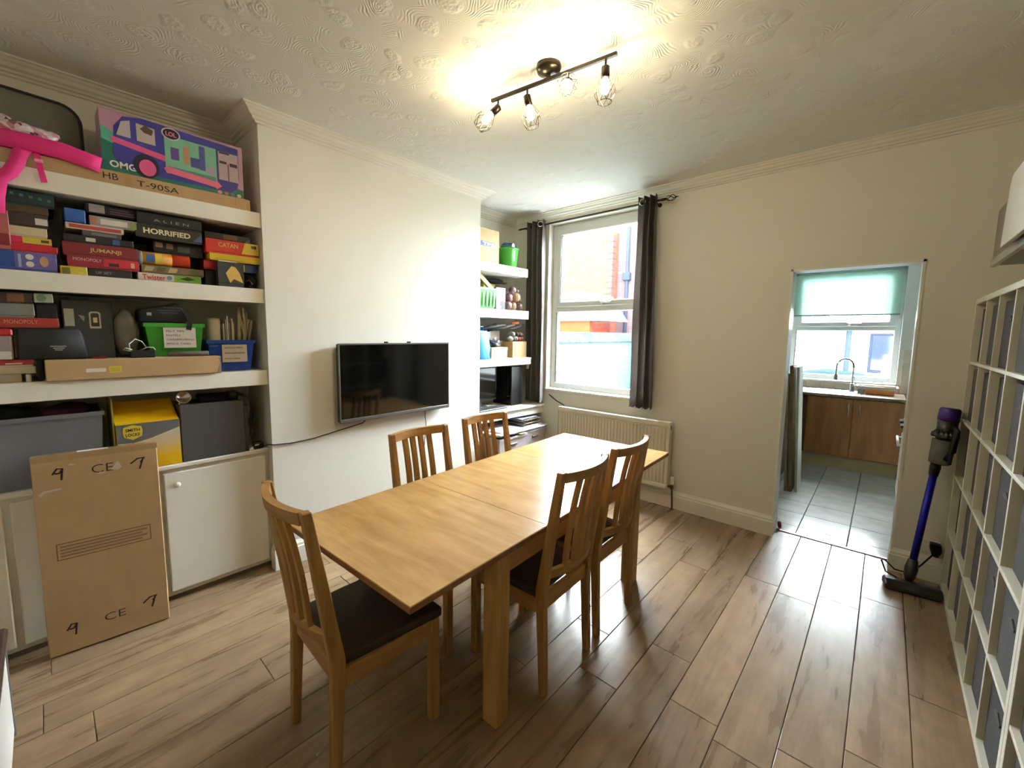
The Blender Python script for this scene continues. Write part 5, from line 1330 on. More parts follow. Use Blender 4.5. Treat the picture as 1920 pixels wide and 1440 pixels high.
for i, (y, z, r_) in enumerate(((3.30, 1.832, 0.048), (3.39, 1.835, 0.050), (3.47, 1.830, 0.046), (3.33, 1.915, 0.050), (3.42, 1.925, 0.052), (3.485, 1.905, 0.040), (3.37, 1.995, 0.042), (3.45, 1.990, 0.036))):
    bm = bm_new(); blob(bm, (-2.93 - 0.02 * (i % 2), y, z), (r_, r_, r_), 50 + i, amp=0.04, sub=2); obj('ball', bm, colr([(120, 90, 86), (150, 116, 84), (96, 70, 62), (128, 96, 98), (166, 132, 92), (90, 74, 60), (110, 82, 80), (84, 72, 56)][i]), mb, True)
bm = bm_new()
for a in range(9):
    yy = 3.262 + a * 0.031; tube(bm, [(-2.885 - 0.05 * abs(a - 4) / 4, yy, zt + 0.004), (-2.868 - 0.06 * (abs(a - 4) / 4) ** 2, yy, 1.86), (-2.872 - 0.06 * (abs(a - 4) / 4) ** 2, yy, 1.95), (-2.92, 3.40 + (yy - 3.39) * 0.45, 2.04)], 0.0014, 4)
for z in (1.80, 1.83, 1.86, 1.89, 1.92, 1.95, 1.98):
    tube(bm, [(-2.870 - 0.06 * ((k - 6) / 6) ** 2 - max(0, z - 1.95) * 0.6, 3.262 + 0.248 * k / 12, z) for k in range(13)], 0.0012, 4)
obj('net', bm, colr((60, 44, 36)), mb)
dkx = thing('dark_hat', 'dark felt hat lying behind the mesh bag', 'hat', (-3.05, 3.25, 2.06)); bm = bm_new(); blob(bm, (-3.10, 3.24, 2.092), (0.08, 0.14, 0.024), 60); obj('crown_cloth', bm, BLACKM, dkx, True); bm = bm_new(); blob(bm, (-3.08, 3.40, 2.09), (0.05, 0.05, 0.02), 61); obj('lining', bm, colr((120, 126, 60)), dkx, True)
# third shelf
zt = 1.2935
bb2 = thing('blue_bag', 'sky blue carrier bag at the chimney end of the lower shelf', 'bag', (-2.88, 2.9, zt)); bm = bm_new(); prism(bm, [(2.80, zt), (2.985, zt), (2.970, 1.34), (2.985, 1.40), (2.965, 1.48), (2.940, 1.570), (2.80, 1.575)], 'X', -2.96, -2.862, 0.010); obj('bag_body', bm, paint('sky_blue_bag', (52, 146, 206), 0.45, var=0.08, bump=0.004, bscale=14), bb2, True)
bm = bm_new(); tube(bm, [(-2.90, 2.86, 1.57), (-2.895, 2.865, 1.61), (-2.895, 2.90, 1.61), (-2.90, 2.91, 1.565)], 0.006, 6); obj('bag_handle', bm, MATS['sky_blue_bag'], bb2, True)
g, L = plain('small_cream_box', 'small cream card box with a lid on the lower shelf', 3.03, 3.270, zt, 1.372, colr((188, 172, 128)), -2.900, 0.115); bm = bm_new(); bx(bm, -3.018, -2.897, 3.027, 3.273, 1.372, 1.405, 0.003); obj('lid', bm, colr((196, 182, 140)), g)
g, L = plain('brown_open_carton', 'brown open carton with its flap folded toward the curtain', 3.335, 3.565, zt, 1.462, CARD, -2.885, 0.22); bm = bm_new(); t = bmesh.new(); bx(t, -0.20, -0.045, 0.0, 0.15, -0.002, 0.002); merge(bm, t, Matrix.Translation((-2.90, 3.48, 1.466)) @ Matrix.Rotation(math.radians(4), 4, 'X')); obj('flap', bm, CARD2, g)
g, L = plain('taupe_carton', 'taupe carton with a round print behind the small cream box', 3.24, 3.33, zt, 1.47, colr((150, 128, 92)), -3.02, 0.10); polypanel(L, colr((110, 92, 64)), -3.02, [(3.285 + 0.018 * math.cos(k * math.pi / 6), 1.445 + 0.018 * math.sin(k * math.pi / 6)) for k in range(12)])
sp = thing('silver_bundle', 'crumpled dark silver parcel on the small cream box', 'parcel', (-2.96, 3.14, 1.4055)); bm = bm_new(); blob(bm, (-2.965, 3.14, 1.442), (0.06, 0.075, 0.038), 71, amp=0.18); obj('foil', bm, paint('dull_foil', (96, 94, 98), 0.3, metal=0.6, var=0.2), sp, True)
bm = bm_new(); lathe(bm, [(0.02, -0.004), (0.012, 0.012), (0.022, 0.03)], 10, Matrix.Translation((-2.95, 3.135, 1.468)) @ Matrix.Rotation(0.5, 4, 'X')); obj('knot', bm, colr((206, 206, 206)), sp, True)
g, L = plain('tall_cream_carton', 'tall taupe carton with white corner behind the silver parcel', 3.12, 3.30, 1.4705, 1.575, colr((126, 110, 86)), -3.04, 0.10); panel(L, colr((206, 204, 200)), -3.04, 3.12, 3.16, 1.50, 1.572)
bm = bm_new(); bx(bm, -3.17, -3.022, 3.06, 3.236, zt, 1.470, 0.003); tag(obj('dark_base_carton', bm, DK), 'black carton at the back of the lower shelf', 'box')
tl = thing('tool_bundle', 'dark tangle of tools and straps along the top of the lower shelf', 'tools', (-2.98, 3.2, 1.60))
for i in range(9):
    y0 = 2.82 + 0.05 * i; r_ = rk.uniform(0.010, 0.020)
    bm = bm_new(); tube(bm, [(-3.08 + 0.02 * (i % 4), y0, 1.578 + 0.01 * (i % 3)), (-3.0 + 0.02 * (i % 3), y0 + 0.20, 1.600 + 0.008 * (i % 4)), (-2.96 + 0.015 * (i % 3), min(y0 + 0.34, 3.56), 1.630 + 0.006 * (i % 3))], r_, 8); obj('tool', bm, [BLACKM, colr((58, 54, 52)), colr((92, 88, 84))][i % 3], tl, True)
bm = bm_new(); tube(bm, [(-2.93, 3.36, 1.655), (-2.92, 3.46, 1.662)], 0.014, 10); obj('orange_grip', bm, colr((190, 96, 56)), tl, True)
mt_ = thing('mixed_tools', 'small metal and red odds and ends heaped in the brown open carton', 'tools', (-2.96, 3.46, 1.463))
for i, (y, z, cc) in enumerate(((3.37, 1.490, (200, 198, 194)), (3.41, 1.485, (40, 40, 42)), (3.45, 1.495, (150, 148, 146)), (3.50, 1.488, (150, 50, 40)), (3.54, 1.492, (120, 60, 44)), (3.40, 1.540, (140, 140, 136)), (3.46, 1.545, (60, 60, 62)), (3.52, 1.540, (104, 74, 60)))):
    bm = bm_new(); blob(bm, (-2.955, y, z), (0.045, 0.032, 0.028), 80 + i, sub=2); obj('oddment', bm, colr(cc), mt_, True)
# worktop: monitor, tower, keyboard
zt = 0.7765
mo = thing('computer_monitor', 'black computer monitor turned in the alcove under the lower shelf', 'monitor', (-3.05, 2.98, zt))
bm = bm_new(); t = bmesh.new(); bx(t, -0.03, 0.0, -0.25, 0.25, 0.07, 0.415, 0.006); merge(bm, t, Matrix.Translation((-3.075, 3.03, zt)) @ Matrix.Rotation(math.radians(-4), 4, 'Z')); obj('housing', bm, BLACK, mo)
bm = bm_new(); t = bmesh.new(); bx(t, -0.001, 0.0015, -0.235, 0.235, 0.085, 0.40); merge(bm, t, Matrix.Translation((-3.075, 3.03, zt)) @ Matrix.Rotation(math.radians(-4), 4, 'Z')); obj('screen', bm, MATS['tv_screen'], mo)
bm = bm_new(); lathe(bm, [(0.10, 0), (0.10, 0.008), (0.03, 0.014), (0.022, 0.09)], 24, Matrix.Translation((-3.085, 3.03, zt))); obj('stand', bm, BLACK, mo, True)
tw = thing('computer_tower', 'glossy black computer tower standing on the white worktop', 'computer', (-3.0, 3.48, zt))
bm = bm_new(); bx(bm, -3.19, -2.93, 3.365, 3.545, zt, 1.195, 0.004); obj('casing', bm, paint('gloss_black', (10, 10, 11), 0.15, var=0.05), tw)
bm = bm_new(); bx(bm, -2.932, -2.918, 3.362, 3.548, zt, 1.195, 0.004); obj('front_panel', bm, BLACK, tw); bm = bm_new(); bx(bm, -2.918, -2.9165, 3.525, 3.530, zt + 0.02, 1.18); obj('trim_line', bm, colr((104, 104, 108)), tw)
kb = thing('keyboard', 'black keyboard lying on the edge of the white worktop', 'keyboard', (-2.93, 3.05, zt)); bm = bm_new(); bx(bm, -2.985, -2.855, 2.80, 3.23, zt, zt + 0.016, 0.004); obj('tray', bm, BLACK, kb)
for r_ in range(5):
    for q in range(14):
        bm = bm_new(); xk, yk = -2.972 + r_ * 0.0235, 2.812 + q * 0.0295; bx(bm, xk, xk + 0.019, yk, yk + 0.025, zt + 0.016, zt + 0.021, 0.002); obj('key', bm, BLACKM, kb)
bm = bm_new(); tube(bm, [(-2.93, 3.23, zt + 0.008), (-2.90, 3.29, zt + 0.005), (-2.93, 3.34, zt + 0.005), (-3.02, 3.34, zt + 0.005), (-3.10, 3.31, zt + 0.005)], 0.003, 6); tag(obj('keyboard_cable', bm, colr((60, 60, 62)), None, True), 'thin grey cable curving behind the keyboard', 'cable')
ms = thing('computer_mouse', 'small pale computer mouse behind the keyboard against the chimney', 'mouse', (-3.03, 2.86, zt)); bm = bm_new(); blob(bm, (-3.03, 2.87, zt + 0.017), (0.03, 0.05, 0.017), 90, amp=0.02); obj('shell', bm, colr((150, 150, 150)), ms, True); bm = bm_new(); bx(bm, -3.016, -3.012, 2.85, 2.89, zt + 0.027, zt + 0.033); obj('wheel', bm, BLACKM, ms)
# lidded tubs under the worktop
BINW = paint('frosted_plastic', (206, 198, 202), 0.35, var=0.03)
def lid_tub(label, x0, x1, y0, y1, h, tilt, rz):
    t_ = thing('storage_tub', label, 'storage tub', ((x0 + x1) / 2, (y0 + y1) / 2, 0), 0, 'white lidded tubs under the worktop')
    bm = bm_new(); w = 0.03
    def ring(ins, z): return [bm.verts.new(p) for p in ((x1 - ins, y0 + ins, z), (x1 - ins, y1 - ins, z), (x0 + ins, y1 - ins, z), (x0 + ins, y0 + ins, z))]
    R = [ring(w, 0.002), ring(0.004, h - 0.02), ring(-0.006, h - 0.02), ring(-0.006, h), ring(0.008, h), ring(w + 0.006, 0.01)]
    for a, b in zip(R, R[1:]):
        for k in range(4): bm.faces.new((a[k], a[(k + 1) % 4], b[(k + 1) % 4], b[k]))
    bm.faces.new(R[0]); bm.faces.new(R[-1]); obj('tub_body', bm, BINW, t_)
    bm = bm_new(); t = bmesh.new(); bx(t, x0 - 0.02 - x0, x1 + 0.014 - x0, y0 - 0.014, y1 + 0.014, 0.0, 0.026, 0.012, 3); bx(t, 0.03, x1 - x0 - 0.03, y0 + 0.04, y1 - 0.04, 0.024, 0.038, 0.006, 2); merge(bm, t, Matrix.Translation((x0, 0, h + 0.002)) @ Matrix.Rotation(tilt, 4, 'Y')); obj('lid', bm, BINW, t_, True)
    for yy in ((y0 + y1) / 2,):
        bm = bm_new(); bx(bm, x1 - 0.004, x1 + 0.008, yy - 0.05, yy + 0.05, h - 0.085, h - 0.065, 0.004); obj('grip', bm, colr((110, 98, 92)), t_)
    return t_
lid_tub('white lidded tub with a green cloth caught under its lid', -3.00, -2.62, 2.86, 3.27, 0.545, math.radians(-3), 0)
lid_tub('white lidded tub in the corner with magazines piled on its lid', -3.10, -2.70, 3.32, 3.70, 0.535, 0, 0)
bm = bm_new(); blob(bm, (-2.63, 3.18, 0.556), (0.03, 0.07, 0.012), 95, sub=2); tag(obj('green_cloth', bm, colr((156, 186, 96)), None, True), 'bit of lime green cloth sticking out under the tub lid', 'cloth')
for i in range(7):
    yy = 3.35 + 0.012 * (i % 3); z0 = 0.576 + 0.011 * i
    m_ = thing('magazine', ['dark magazine at the bottom of the pile on the corner tub', 'pale grey magazine, second from the bottom of the pile', 'olive magazine, third from the bottom of the pile', 'navy magazine in the middle of the pile on the corner tub', 'white magazine, third from the top of the pile', 'brown magazine, second from the top of the pile', 'bluish magazine on top of the pile on the corner tub'][i], 'magazine', (-2.9, 3.48, z0), 0, 'magazines piled on the corner tub')
    bm = bm_new(); bx(bm, -3.04 + 0.01 * (i % 2), -2.76 + 0.012 * (i % 3), yy, yy + 0.27, z0, z0 + 0.0098, 0.001); obj('cover', bm, colr([(70, 66, 60), (186, 182, 176), (120, 110, 84), (44, 48, 62), (206, 204, 206), (96, 84, 70), (150, 156, 170)][i]), m_)
    panel(m_, colr([(200, 190, 160), (40, 40, 50), (210, 200, 180), (190, 190, 200), (30, 30, 36), (180, 170, 140), (50, 54, 70)][i]), -2.758 + 0.012 * (i % 3), yy + 0.03, yy + 0.12, z0 + 0.002, z0 + 0.008, 'spine_print')

# ------------------------------------------------------------------ kitchen
KW = wood('walnut_door', (152, 104, 58), (124, 80, 42), 'Z', 6.0, 2.0, rough=0.35, rand=0.04)
FYk = 6.235
kc = thing('sink_cabinet', 'walnut sink cabinet with two doors and slim handles in the kitchen', 'cabinet', (-0.22, 6.5, 0))
bm = bm_new(); bx(bm, -0.70, 0.19, FYk + 0.02, KY - 0.012, 0.155, 0.850); obj('carcass', bm, paint('carcass_brown', (90, 58, 32), 0.6), kc)
for (a, b_, hx) in ((-0.655, -0.232, -0.266), (-0.228, 0.186, -0.168)):
    bm = bm_new(); bx(bm, a, b_, FYk, FYk + 0.02, 0.160, 0.842, 0.002); d = obj('door', bm, KW, kc)
    bm = bm_new(); tube(bm, [(hx, FYk - 0.028, 0.605), (hx, FYk - 0.028, 0.795)], 0.006, 10); tube(bm, [(hx, FYk - 0.028, 0.625), (hx, FYk, 0.625)], 0.005); tube(bm, [(hx, FYk - 0.028, 0.775), (hx, FYk, 0.775)], 0.005); obj('handle', bm, CHROME, d, True)
bm = bm_new(); bx(bm, -0.70, 0.19, FYk + 0.03, FYk + 0.05, 0.0, 0.155); obj('plinth', bm, paint('plinth_cream', (176, 160, 122), 0.6), kc)
bm = bm_new(); bx(bm, 0.186, 0.20, FYk, KY - 0.012, 0.0, 0.850); obj('end_panel', bm, KW, kc)
kl = thing('side_cabinet', 'walnut cabinet along the kitchen side behind the leaning boards', 'cabinet', (-1.02, 5.6, 0)); bm = bm_new(); bx(bm, KX0 + 0.003, -0.735, 4.90, KY - 0.014, 0.12, 0.850); obj('carcass', bm, paint('dark_walnut', (74, 44, 26), 0.5, var=0.1), kl)
for i in range(3):
    bm = bm_new(); bx(bm, -0.735, -0.717, 4.905 + i * 0.44, 5.335 + i * 0.44, 0.13, 0.842, 0.002); obj('door', bm, MATS['dark_walnut'], kl)
bm = bm_new(); bx(bm, KX0 + 0.003, -0.76, 4.92, KY - 0.014, 0.0, 0.12); obj('plinth', bm, colr((70, 56, 46)), kl)
WTP = paint('stone_worktop', (126, 110, 92), 0.3, var=0.2, scale=40)
wt = thing('kitchen_worktop', 'mottled stone-effect worktop running round the kitchen corner under the sink', 'worktop', (-0.5, 6.5, 0.85))
bm = bm_new(); bx(bm, KX0, 0.20, 6.205, KY - 0.012, 0.851, 0.886, 0.004); obj('slab', bm, WTP, wt)
bm = bm_new(); bx(bm, KX0, -0.705, 4.88, 6.2045, 0.851, 0.886, 0.004); obj('slab', bm, WTP, wt)
STEEL = paint('stainless', (206, 206, 204), 0.22, metal=0.9, var=0.03)
sk2 = thing('kitchen_sink', 'stainless steel inset sink under the kitchen window', 'sink', (-0.45, 6.52, 0.886))
bm = bm_new(); x0, x1, y0, y1 = -0.70, -0.18, 6.27, 6.75
def rg(i, z): return [bm.verts.new(p) for p in ((x0 + i, y0 + i, z), (x1 - i, y0 + i, z), (x1 - i, y1 - i, z), (x0 + i, y1 - i, z))]
R = [rg(0, 0.8865), rg(0.002, 0.892), rg(0.05, 0.892), rg(0.056, 0.889), rg(0.07, 0.8875)]
for a, b in zip(R, R[1:]):
    for k in range(4): bm.faces.new((a[k], a[(k + 1) % 4], b[(k + 1) % 4], b[k]))
bm.faces.new(R[-1]); obj('basin', bm, STEEL, sk2)
bm = bm_new(); lathe(bm, [(0.03, 0), (0.03, 0.003), (0.02, 0.004)], 18, Matrix.Translation((-0.44, 6.52, 0.8875))); obj('plughole', bm, CHROME, sk2, True)
tp_ = thing('kitchen_tap', 'tall chrome spring-neck tap arching over the sink', 'tap', (-0.272, 6.62, 0.886))
bm = bm_new(); lathe(bm, [(0.030, 0), (0.026, 0.012), (0.022, 0.09), (0.016, 0.10)], 18, Matrix.Translation((-0.272, 6.62, 0.8925))); obj('base', bm, CHROME, tp_, True)
bm = bm_new(); pts = [(-0.272, 6.62, 0.99), (-0.272, 6.62, 1.19)] + [(-0.352 + 0.080 * math.cos(a), 6.61, 1.20 + 0.088 * math.sin(a)) for a in [math.pi * k / 10 for k in range(11)]] + [(-0.434, 6.60, 1.10)]
tube(bm, pts, 0.011, 10); obj('neck', bm, CHROME, tp_, True)
bm = bm_new()
for k in range(40):
    f = k / 40 * (len(pts) - 2) + 1; i = int(f); p = Vector(pts[i]).lerp(Vector(pts[min(i + 1, len(pts) - 1)]), f - i); q = Vector(pts[min(i + 1, len(pts) - 1)]) - Vector(pts[i])
    if q.length < 1e-4: continue
    u, v = frame_from(q); tube(bm, [p + 0.0125 * (math.cos(a) * u + math.sin(a) * v) for a in [math.pi * j / 4 for j in range(8)]], 0.0022, 4, closed=True)
obj('spring', bm, CHROME, tp_)
bm = bm_new(); lathe(bm, [(0.018, 0), (0.018, 0.06), (0.012, 0.085)], 14, Matrix.Translation((-0.434, 6.60, 1.025))); obj('spray_head', bm, paint('tap_grey', (110, 112, 112), 0.3, metal=0.5), tp_, True)
bm = bm_new(); tube(bm, [(-0.252, 6.61, 0.965), (-0.205, 6.59, 0.985)], 0.006); obj('lever', bm, CHROME, tp_)
bs = thing('dish_basket', 'white rimmed dish drainer with an orange wooden side beside the sink', 'dish drainer', (-0.02, 6.55, 0.886))
bm = bm_new(); bx(bm, -0.145, 0.105, 6.49, 6.70, 0.887, 0.955, 0.006); obj('wooden_side', bm, wood('orange_wood', (206, 140, 74), (178, 112, 52), 'X', 8, 4, rough=0.5), bs)
bm = bm_new(); tube(bm, [(-0.225 + (0.355 * ((k % 13) / 12) if k < 13 else 0.355 * (1 - (k % 13) / 12)), 6.475 if k < 13 else 6.715, 0.972) for k in range(26)], 0.012, 8, closed=True); bx(bm, -0.22, 0.125, 6.468, 6.478, 0.945, 0.984, 0.003); obj('rim', bm, WHITEP, bs, True)
bm = bm_new(); bx(bm, -0.215, -0.15, 6.50, 6.70, 0.887, 0.965, 0.008); obj('cutlery_holder', bm, colr((176, 172, 168)), bs)
# cooker at the edge of the doorway
ck = thing('cooker', 'white cooker with control knobs glimpsed at the doorway edge', 'cooker', (0.47, 4.9, 0)); CX = 0.172
bm = bm_new(); bx(bm, CX + 0.02, KX1 - 0.002, 4.62, 5.22, 0.02, 0.895, 0.004); obj('casing', bm, WHITEP, ck)
bm = bm_new(); bx(bm, CX - 0.012, CX + 0.02, 4.63, 5.21, 0.18, 0.70, 0.012, 2); d = obj('door', bm, WHITEP, ck); bm = bm_new(); tube(bm, [(CX - 0.038, 4.70, 0.668), (CX - 0.038, 5.14, 0.668)], 0.010); tube(bm, [(CX - 0.038, 4.72, 0.668), (CX, 4.72, 0.668)], 0.007); tube(bm, [(CX - 0.038, 5.12, 0.668), (CX, 5.12, 0.668)], 0.007); obj('handle', bm, WHITEP, d, True)
bm = bm_new(); bx(bm, CX, CX + 0.02, 4.63, 5.21, 0.72, 0.885, 0.004); obj('control_panel', bm, WHITEP, ck)
for i in range(4):
    bm = bm_new(); lathe(bm, [(0.022, 0), (0.020, 0.012), (0.012, 0.014), (0.010, 0.034), (0.002, 0.035)], 14, Matrix.Translation((CX, 4.72 + i * 0.13, 0.82)) @ Matrix.Rotation(-math.pi / 2, 4, 'Y')); obj('knob', bm, WHITEP if i % 2 else BLACK, ck, True)
bm = bm_new(); bx(bm, CX + 0.02, KX1 - 0.01, 4.62, 5.22, 0.895, 0.905, 0.003); obj('hob_top', bm, BLACK, ck)
bm = bm_new(); prism(bm, [(0.205, 1.19), (0.225, 1.19), (0.230, 1.55), (0.196, 1.55), (0.190, 1.38)], 'Y', 5.26, 5.50, 0.006); tw2 = thing('hanging_towel', 'mauve grey tea towel hanging by the kitchen window edge', 'towel', (0.21, 5.38, 1.19)); obj('cloth', bm, paint('mauve_cloth', (96, 90, 118), 0.9, var=0.1), tw2); bm = bm_new(); bx(bm, 0.20, 0.225, 5.25, 5.51, 1.545, 1.56); obj('hem', bm, colr((150, 146, 160)), tw2); bm = bm_new(); tube(bm, [(0.214, 5.119, 1.562), (0.214, 5.52, 1.562)], 0.006); obj('hook_rod', bm, CHROME, tw2)
hk = thing('utensil_rack', 'narrow kitchen rack of dark utensils seen edge-on at the doorway', 'utensil rack', (0.21, 4.8, 1.45)); bm = bm_new(); bx(bm, 0.196, 0.205, 4.60, 5.10, 1.56, 1.84, 0.003); obj('rack_board', bm, colr((206, 212, 208)), hk)
for i in range(5):
    bm = bm_new(); tube(bm, [(0.190, 4.65 + i * 0.09, 1.80), (0.184, 4.65 + i * 0.09, 1.70), (0.186, 4.65 + i * 0.09, 1.52 - 0.03 * (i % 2))], [0.004, 0.006, 0.013], 8); obj('utensil', bm, [BLACK, CHROME, colr((70, 72, 80))][i % 3], hk, True)
bm = bm_new(); bx(bm, 0.200, KX1 - 0.001, 4.60, 5.60, 0.906, 0.9065); bm.free()
pn = bm_new(); bx(pn, 0.212, KX1 - 0.003, 4.58, 4.60, 0.0, 2.0); bx(pn, 0.2121, KX1 - 0.003, 4.60, 5.12, 1.40, 2.0); tag(obj('tall_larder', pn, paint('larder_white', (214, 218, 214), 0.4)), 'tall pale larder unit behind the doorway jamb', 'larder')
# roller blind
rbn = thing('roller_blind', 'pale mint roller blind half lowered over the kitchen window', 'blind', (-0.44, KY + 0.09, 1.82)); MINTB = translucent_mat('mint_blind', (216, 236, 229), 0.55)
bm = bm_new(); bx(bm, -0.962, 0.088, KY + 0.085, KY + 0.0862, 1.835, 2.385); obj('fabric', bm, MINTB, rbn)
bm = bm_new(); tube(bm, [(-0.965, KY + 0.09, 2.375), (0.092, KY + 0.09, 2.375)], 0.018, 12); obj('roller', bm, MINTB, rbn, True)
bm = bm_new(); bx(bm, -0.962, 0.088, KY + 0.078, KY + 0.092, 1.822, 1.838, 0.003); obj('bottom_bar', bm, colr((120, 140, 140)), rbn)
# boards leaning by the kitchen cabinet
for i, (xb, y0, y1, z1, th, cc, lab) in enumerate(((-0.545, 4.99, 5.24, 1.250, 0.020, (206, 208, 196), 'tall white board, the one nearest the kitchen floor centre, leaning on the worktop'), (-0.590, 4.97, 5.20, 1.262, 0.030, (150, 132, 90), 'thick board with raw chipboard edge leaning between the pale boards'), (-0.630, 4.96, 5.18, 1.180, 0.020, (168, 160, 136), 'greyish board leaning innermost against the kitchen worktop'))):
    bd = thing('leaning_board', lab, 'board', (xb, y0, 0), 0, 'boards leaning in the kitchen')
    bm = bm_new(); t = bmesh.new(); bx(t, -th, 0, y0, y1, 0.0, z1, 0.001); merge(bm, t, Matrix.Translation((xb, 0, 0.002)) @ Matrix.Rotation(math.radians(-3.0), 4, 'Y')); obj('sheet', bm, paint('board_face_%d' % i, cc, 0.6, var=0.06), bd)
    bm = bm_new(); t = bmesh.new(); bx(t, -th + 0.001, -0.001, y0 - 0.001, y0, 0.002, z1 - 0.002); merge(bm, t, Matrix.Translation((xb, 0, 0.002)) @ Matrix.Rotation(math.radians(-3.0), 4, 'Y')); obj('raw_edge', bm, paint('board_edge_%d' % i, [(186, 180, 160), (116, 92, 52), (140, 126, 96)][i], 0.8, var=0.15), bd)
bm = bm_new(); lathe(bm, [(0.004, -0.012), (0.024, -0.010), (0.030, 0), (0.024, 0.010), (0.004, 0.012)], 20, Matrix.Translation((-0.527, 3.945, 0.031)) @ Matrix.Rotation(math.radians(80), 4, 'Y')); tag(obj('red_doorstop', bm, colr((150, 44, 62)), None, True), 'small dark red round doorstop at the foot of the doorway', 'doorstop')

# ------------------------------------------------------------------ outside
def ext(rgb, rough=0.9):
    return paint('matt_%d_%d_%d' % rgb, rgb, rough, var=0.06, scale=4, spec=0.0)
ROOFG = paint('slate_coping', (29, 33, 35), 0.9, var=0.1, rand=0.10, spec=0.0)
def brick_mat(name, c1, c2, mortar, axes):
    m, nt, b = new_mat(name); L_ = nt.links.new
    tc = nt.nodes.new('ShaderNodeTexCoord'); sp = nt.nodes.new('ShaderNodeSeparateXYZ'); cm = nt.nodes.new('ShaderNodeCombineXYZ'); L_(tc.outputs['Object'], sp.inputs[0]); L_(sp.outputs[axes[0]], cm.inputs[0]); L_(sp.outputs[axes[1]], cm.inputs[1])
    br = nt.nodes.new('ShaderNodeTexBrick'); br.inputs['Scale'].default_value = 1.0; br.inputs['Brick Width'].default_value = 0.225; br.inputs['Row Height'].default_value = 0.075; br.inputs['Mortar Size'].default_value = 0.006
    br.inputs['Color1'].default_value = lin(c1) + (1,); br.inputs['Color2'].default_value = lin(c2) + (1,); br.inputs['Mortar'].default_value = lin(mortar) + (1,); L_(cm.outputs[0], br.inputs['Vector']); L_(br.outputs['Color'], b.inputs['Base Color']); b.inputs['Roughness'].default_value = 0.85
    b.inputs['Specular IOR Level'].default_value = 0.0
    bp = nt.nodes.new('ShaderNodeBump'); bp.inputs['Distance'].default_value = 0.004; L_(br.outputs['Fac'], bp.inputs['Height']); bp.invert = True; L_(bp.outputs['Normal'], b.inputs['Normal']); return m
bm = bm_new(); bx(bm, -16, 8, KY + 0.25, 22, -0.5, -0.35); bx(bm, -16, KX0 - 0.12, YB2, KY + 0.25, -0.5, -0.35); struct('ground', bm, paint('yard_concrete', (150, 148, 142), 0.9, var=0.1))
yw = thing('yard_wall', 'white painted brick yard wall with sloping slate coping outside the window', 'wall', (-4.65, 8, -0.4))
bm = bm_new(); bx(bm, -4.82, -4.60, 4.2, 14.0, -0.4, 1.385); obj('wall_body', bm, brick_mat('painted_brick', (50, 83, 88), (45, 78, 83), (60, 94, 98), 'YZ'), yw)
for i in range(28):
    y = 4.2 + i * 0.35
    bm = bm_new(); t = bmesh.new(); prism(t, [(-4.56, 1.375), (-4.56, 1.400), (-4.80, 1.600), (-4.86, 1.600), (-4.86, 1.375)], 'Y', y + 0.006, y + 0.344, 0.004); merge(bm, t); obj('coping_slate', bm, ROOFG, yw)
ha = thing('brick_house', 'orange brick neighbouring house seen through the window', 'building', (-10, 13, -0.4))
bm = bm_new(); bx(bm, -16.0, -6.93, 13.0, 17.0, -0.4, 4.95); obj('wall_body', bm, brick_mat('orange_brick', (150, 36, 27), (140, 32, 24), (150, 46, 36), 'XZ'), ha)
for k in range(27):
    z = -0.3 + k * 0.19; bm = bm_new(); bx(bm, -7.06 - (0.10 if k % 2 else 0), -6.915, 12.985, 13.2, z, z + 0.16); obj('quoin', bm, paint('red_quoin', (60, 32, 30), 0.9, var=0.1, spec=0.0), ha)
bm = bm_new(); tube(bm, [(-12.2, 12.97, 3.05), (-10.5, 12.97, 3.0), (-8.5, 12.97, 3.02), (-7.1, 12.97, 2.95)], 0.02); obj('cable_run', bm, ext((150, 90, 60)), ha)
hp = thing('pale_house', 'pale rendered house wall with downpipe and satellite dish beyond the yard', 'building', (-5.5, 13.6, -0.4))
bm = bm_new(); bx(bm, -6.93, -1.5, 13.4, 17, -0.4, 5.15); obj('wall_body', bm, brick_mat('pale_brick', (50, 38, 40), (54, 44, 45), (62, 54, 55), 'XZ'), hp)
bm = bm_new(); tube(bm, [(-6.55, 13.33, 5.1), (-6.55, 13.33, 0.3)], 0.055, 10); obj('downpipe', bm, ext((24, 28, 36)), hp, True)
bm = bm_new(); bx(bm, -6.68, -6.42, 13.22, 13.40, 3.35, 3.62, 0.03); obj('hopper_head', bm, ext((24, 28, 36)), hp)
bm = bm_new(); lathe(bm, [(0.01, 0.0), (0.16, 0.02), (0.30, 0.07), (0.29, 0.075), (0.15, 0.03), (0.01, 0.01)], 24, Matrix.Translation((-5.75, 13.1, 4.25)) @ Matrix.Rotation(math.radians(70), 4, 'X') @ Matrix.Rotation(0.5, 4, 'Y')); tube(bm, [(-5.75, 13.12, 4.2), (-5.95, 13.2, 3.85), (-6.1, 13.39, 3.7)], 0.018); obj('satellite_dish', bm, ext((28, 32, 36)), hp, True)
bm = bm_new(); bx(bm, -5.35, -4.4, 13.37, 13.40, 1.0, 2.4); obj('far_window', bm, ext((110, 140, 158), 0.2), hp)
lo_ = thing('lean_to_shed', 'low white roofed lean-to with red brick front beyond the yard wall', 'shed', (-8.5, 11, -0.4))
bm = bm_new(); bx(bm, -9.6, -7.9, 10.6, 12.5, -0.4, 1.95); obj('front_wall', bm, brick_mat('red_brick', (78, 24, 22), (66, 20, 19), (80, 50, 48), 'XZ'), lo_)
bm = bm_new(); prism(bm, [(-9.9, 1.95), (-6.0, 1.95), (-6.55, 2.75), (-6.9, 2.85), (-9.9, 2.2)], 'Y', 10.7, 12.4); obj('roof', bm, ext((70, 72, 71)), lo_)
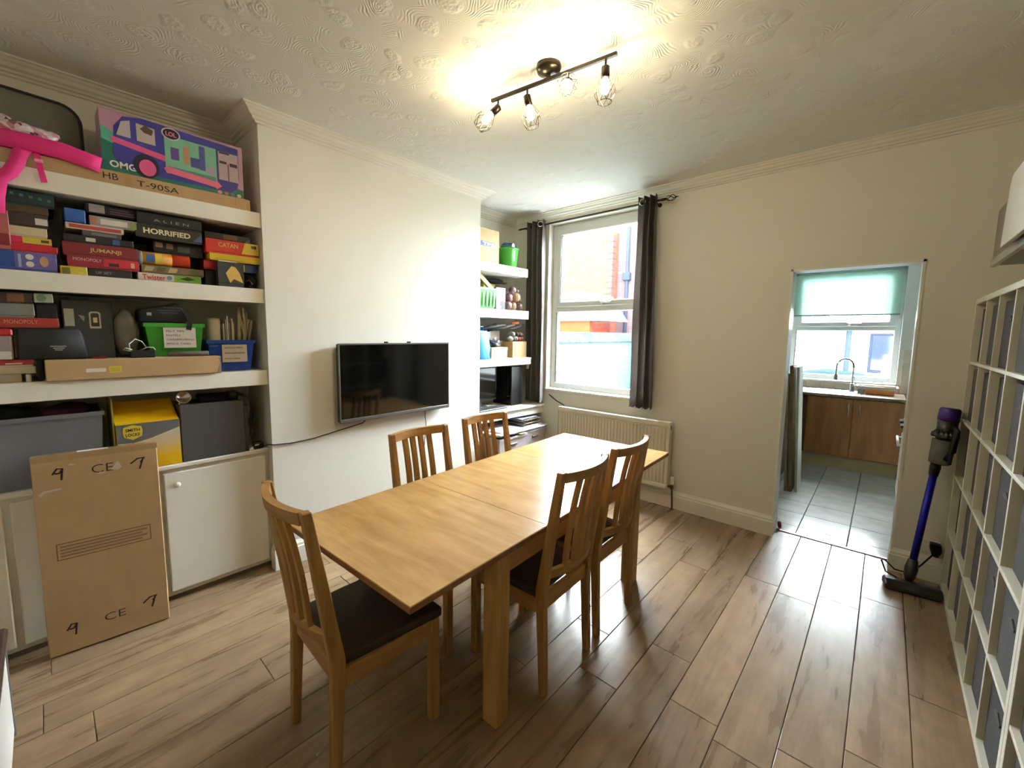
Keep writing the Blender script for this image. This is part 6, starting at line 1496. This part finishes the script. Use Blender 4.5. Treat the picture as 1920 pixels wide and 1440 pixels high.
bm = bm_new(); bx(bm, -7.75, -6.4, 10.8, 10.95, 1.0, 2.05, 0.01); obj('orange_door', bm, ext((92, 30, 16)), lo_)
bm = bm_new(); bx(bm, -7.85, -6.3, 10.76, 10.98, 2.05, 2.15, 0.01); obj('door_hood', bm, ext((100, 44, 28)), lo_)
# white clad extension seen from the kitchen
ex = thing('clad_extension', 'white weatherboarded extension with a dark window outside the kitchen', 'building', (-0.4, 9.6, -0.4))
bm = bm_new(); bx(bm, -4.2, 3.0, 9.62, 12.6, -0.4, 1.72); obj('wall_body', bm, ext((206, 210, 212)), ex)
CLAD = paint('cladding_white', (150, 156, 160), 0.9, var=0.02, spec=0.0)
for i in range(11):
    z = -0.35 + i * 0.188; bm = bm_new(); prism(bm, [(9.62, z), (9.592, z), (9.608, z + 0.186), (9.62, z + 0.186)], 'X', -4.2, 3.0); obj('cladding_board', bm, CLAD, ex)
bm = bm_new(); bx(bm, -4.3, 3.1, 9.45, 9.60, 1.70, 1.80, 0.01); obj('gutter', bm, ext((28, 30, 38)), ex)
bm = bm_new(); tube(bm, [(-0.50, 9.54, 1.72), (-0.50, 9.54, -0.3)], 0.04, 10); obj('downpipe', bm, ext((26, 32, 40)), ex, True)
bm = bm_new(); bx(bm, -0.22, 0.16, 9.57, 9.60, 0.95, 1.62, 0.01); w_ = obj('window_frame', bm, ext((24, 27, 36)), ex); bm = bm_new(); bx(bm, -0.18, 0.12, 9.562, 9.571, 1.0, 1.58); obj('pane', bm, paint('dark_pane', (20, 24, 36), 0.1, var=0.3, scale=3), w_)
tpb = thing('covered_table', 'low garden table under a blue-grey cover outside the kitchen window', 'table', (-0.65, 8.6, -0.35)); bm = bm_new(); prism(bm, [(-1.02, 0.98), (-0.96, 0.86), (-0.30, 0.80), (-0.10, 0.86), (-0.25, 0.98), (-0.7, 1.03)], 'Y', 8.3, 8.9, 0.03); obj('cover', bm, ext((20, 28, 36)), tpb, True)
for x in (-0.9, -0.3):
    for y in (8.4, 8.8):
        bm = bm_new(); bx(bm, x - 0.03, x + 0.03, y - 0.03, y + 0.03, -0.35, 0.86); obj('leg', bm, ext((90, 96, 104)), tpb)
mb2 = thing('meter_box', 'white meter box with a grey panel outside the kitchen window', 'meter box', (0.08, 8.2, 0.6)); bm = bm_new(); bx(bm, -0.03, 0.13, 8.15, 8.35, -0.35, 1.22, 0.01); obj('housing', bm, WHITEP, mb2); bm = bm_new(); bx(bm, 0.0, 0.10, 8.142, 8.15, 0.7, 1.17); obj('door_panel', bm, ext((150, 172, 190)), mb2)
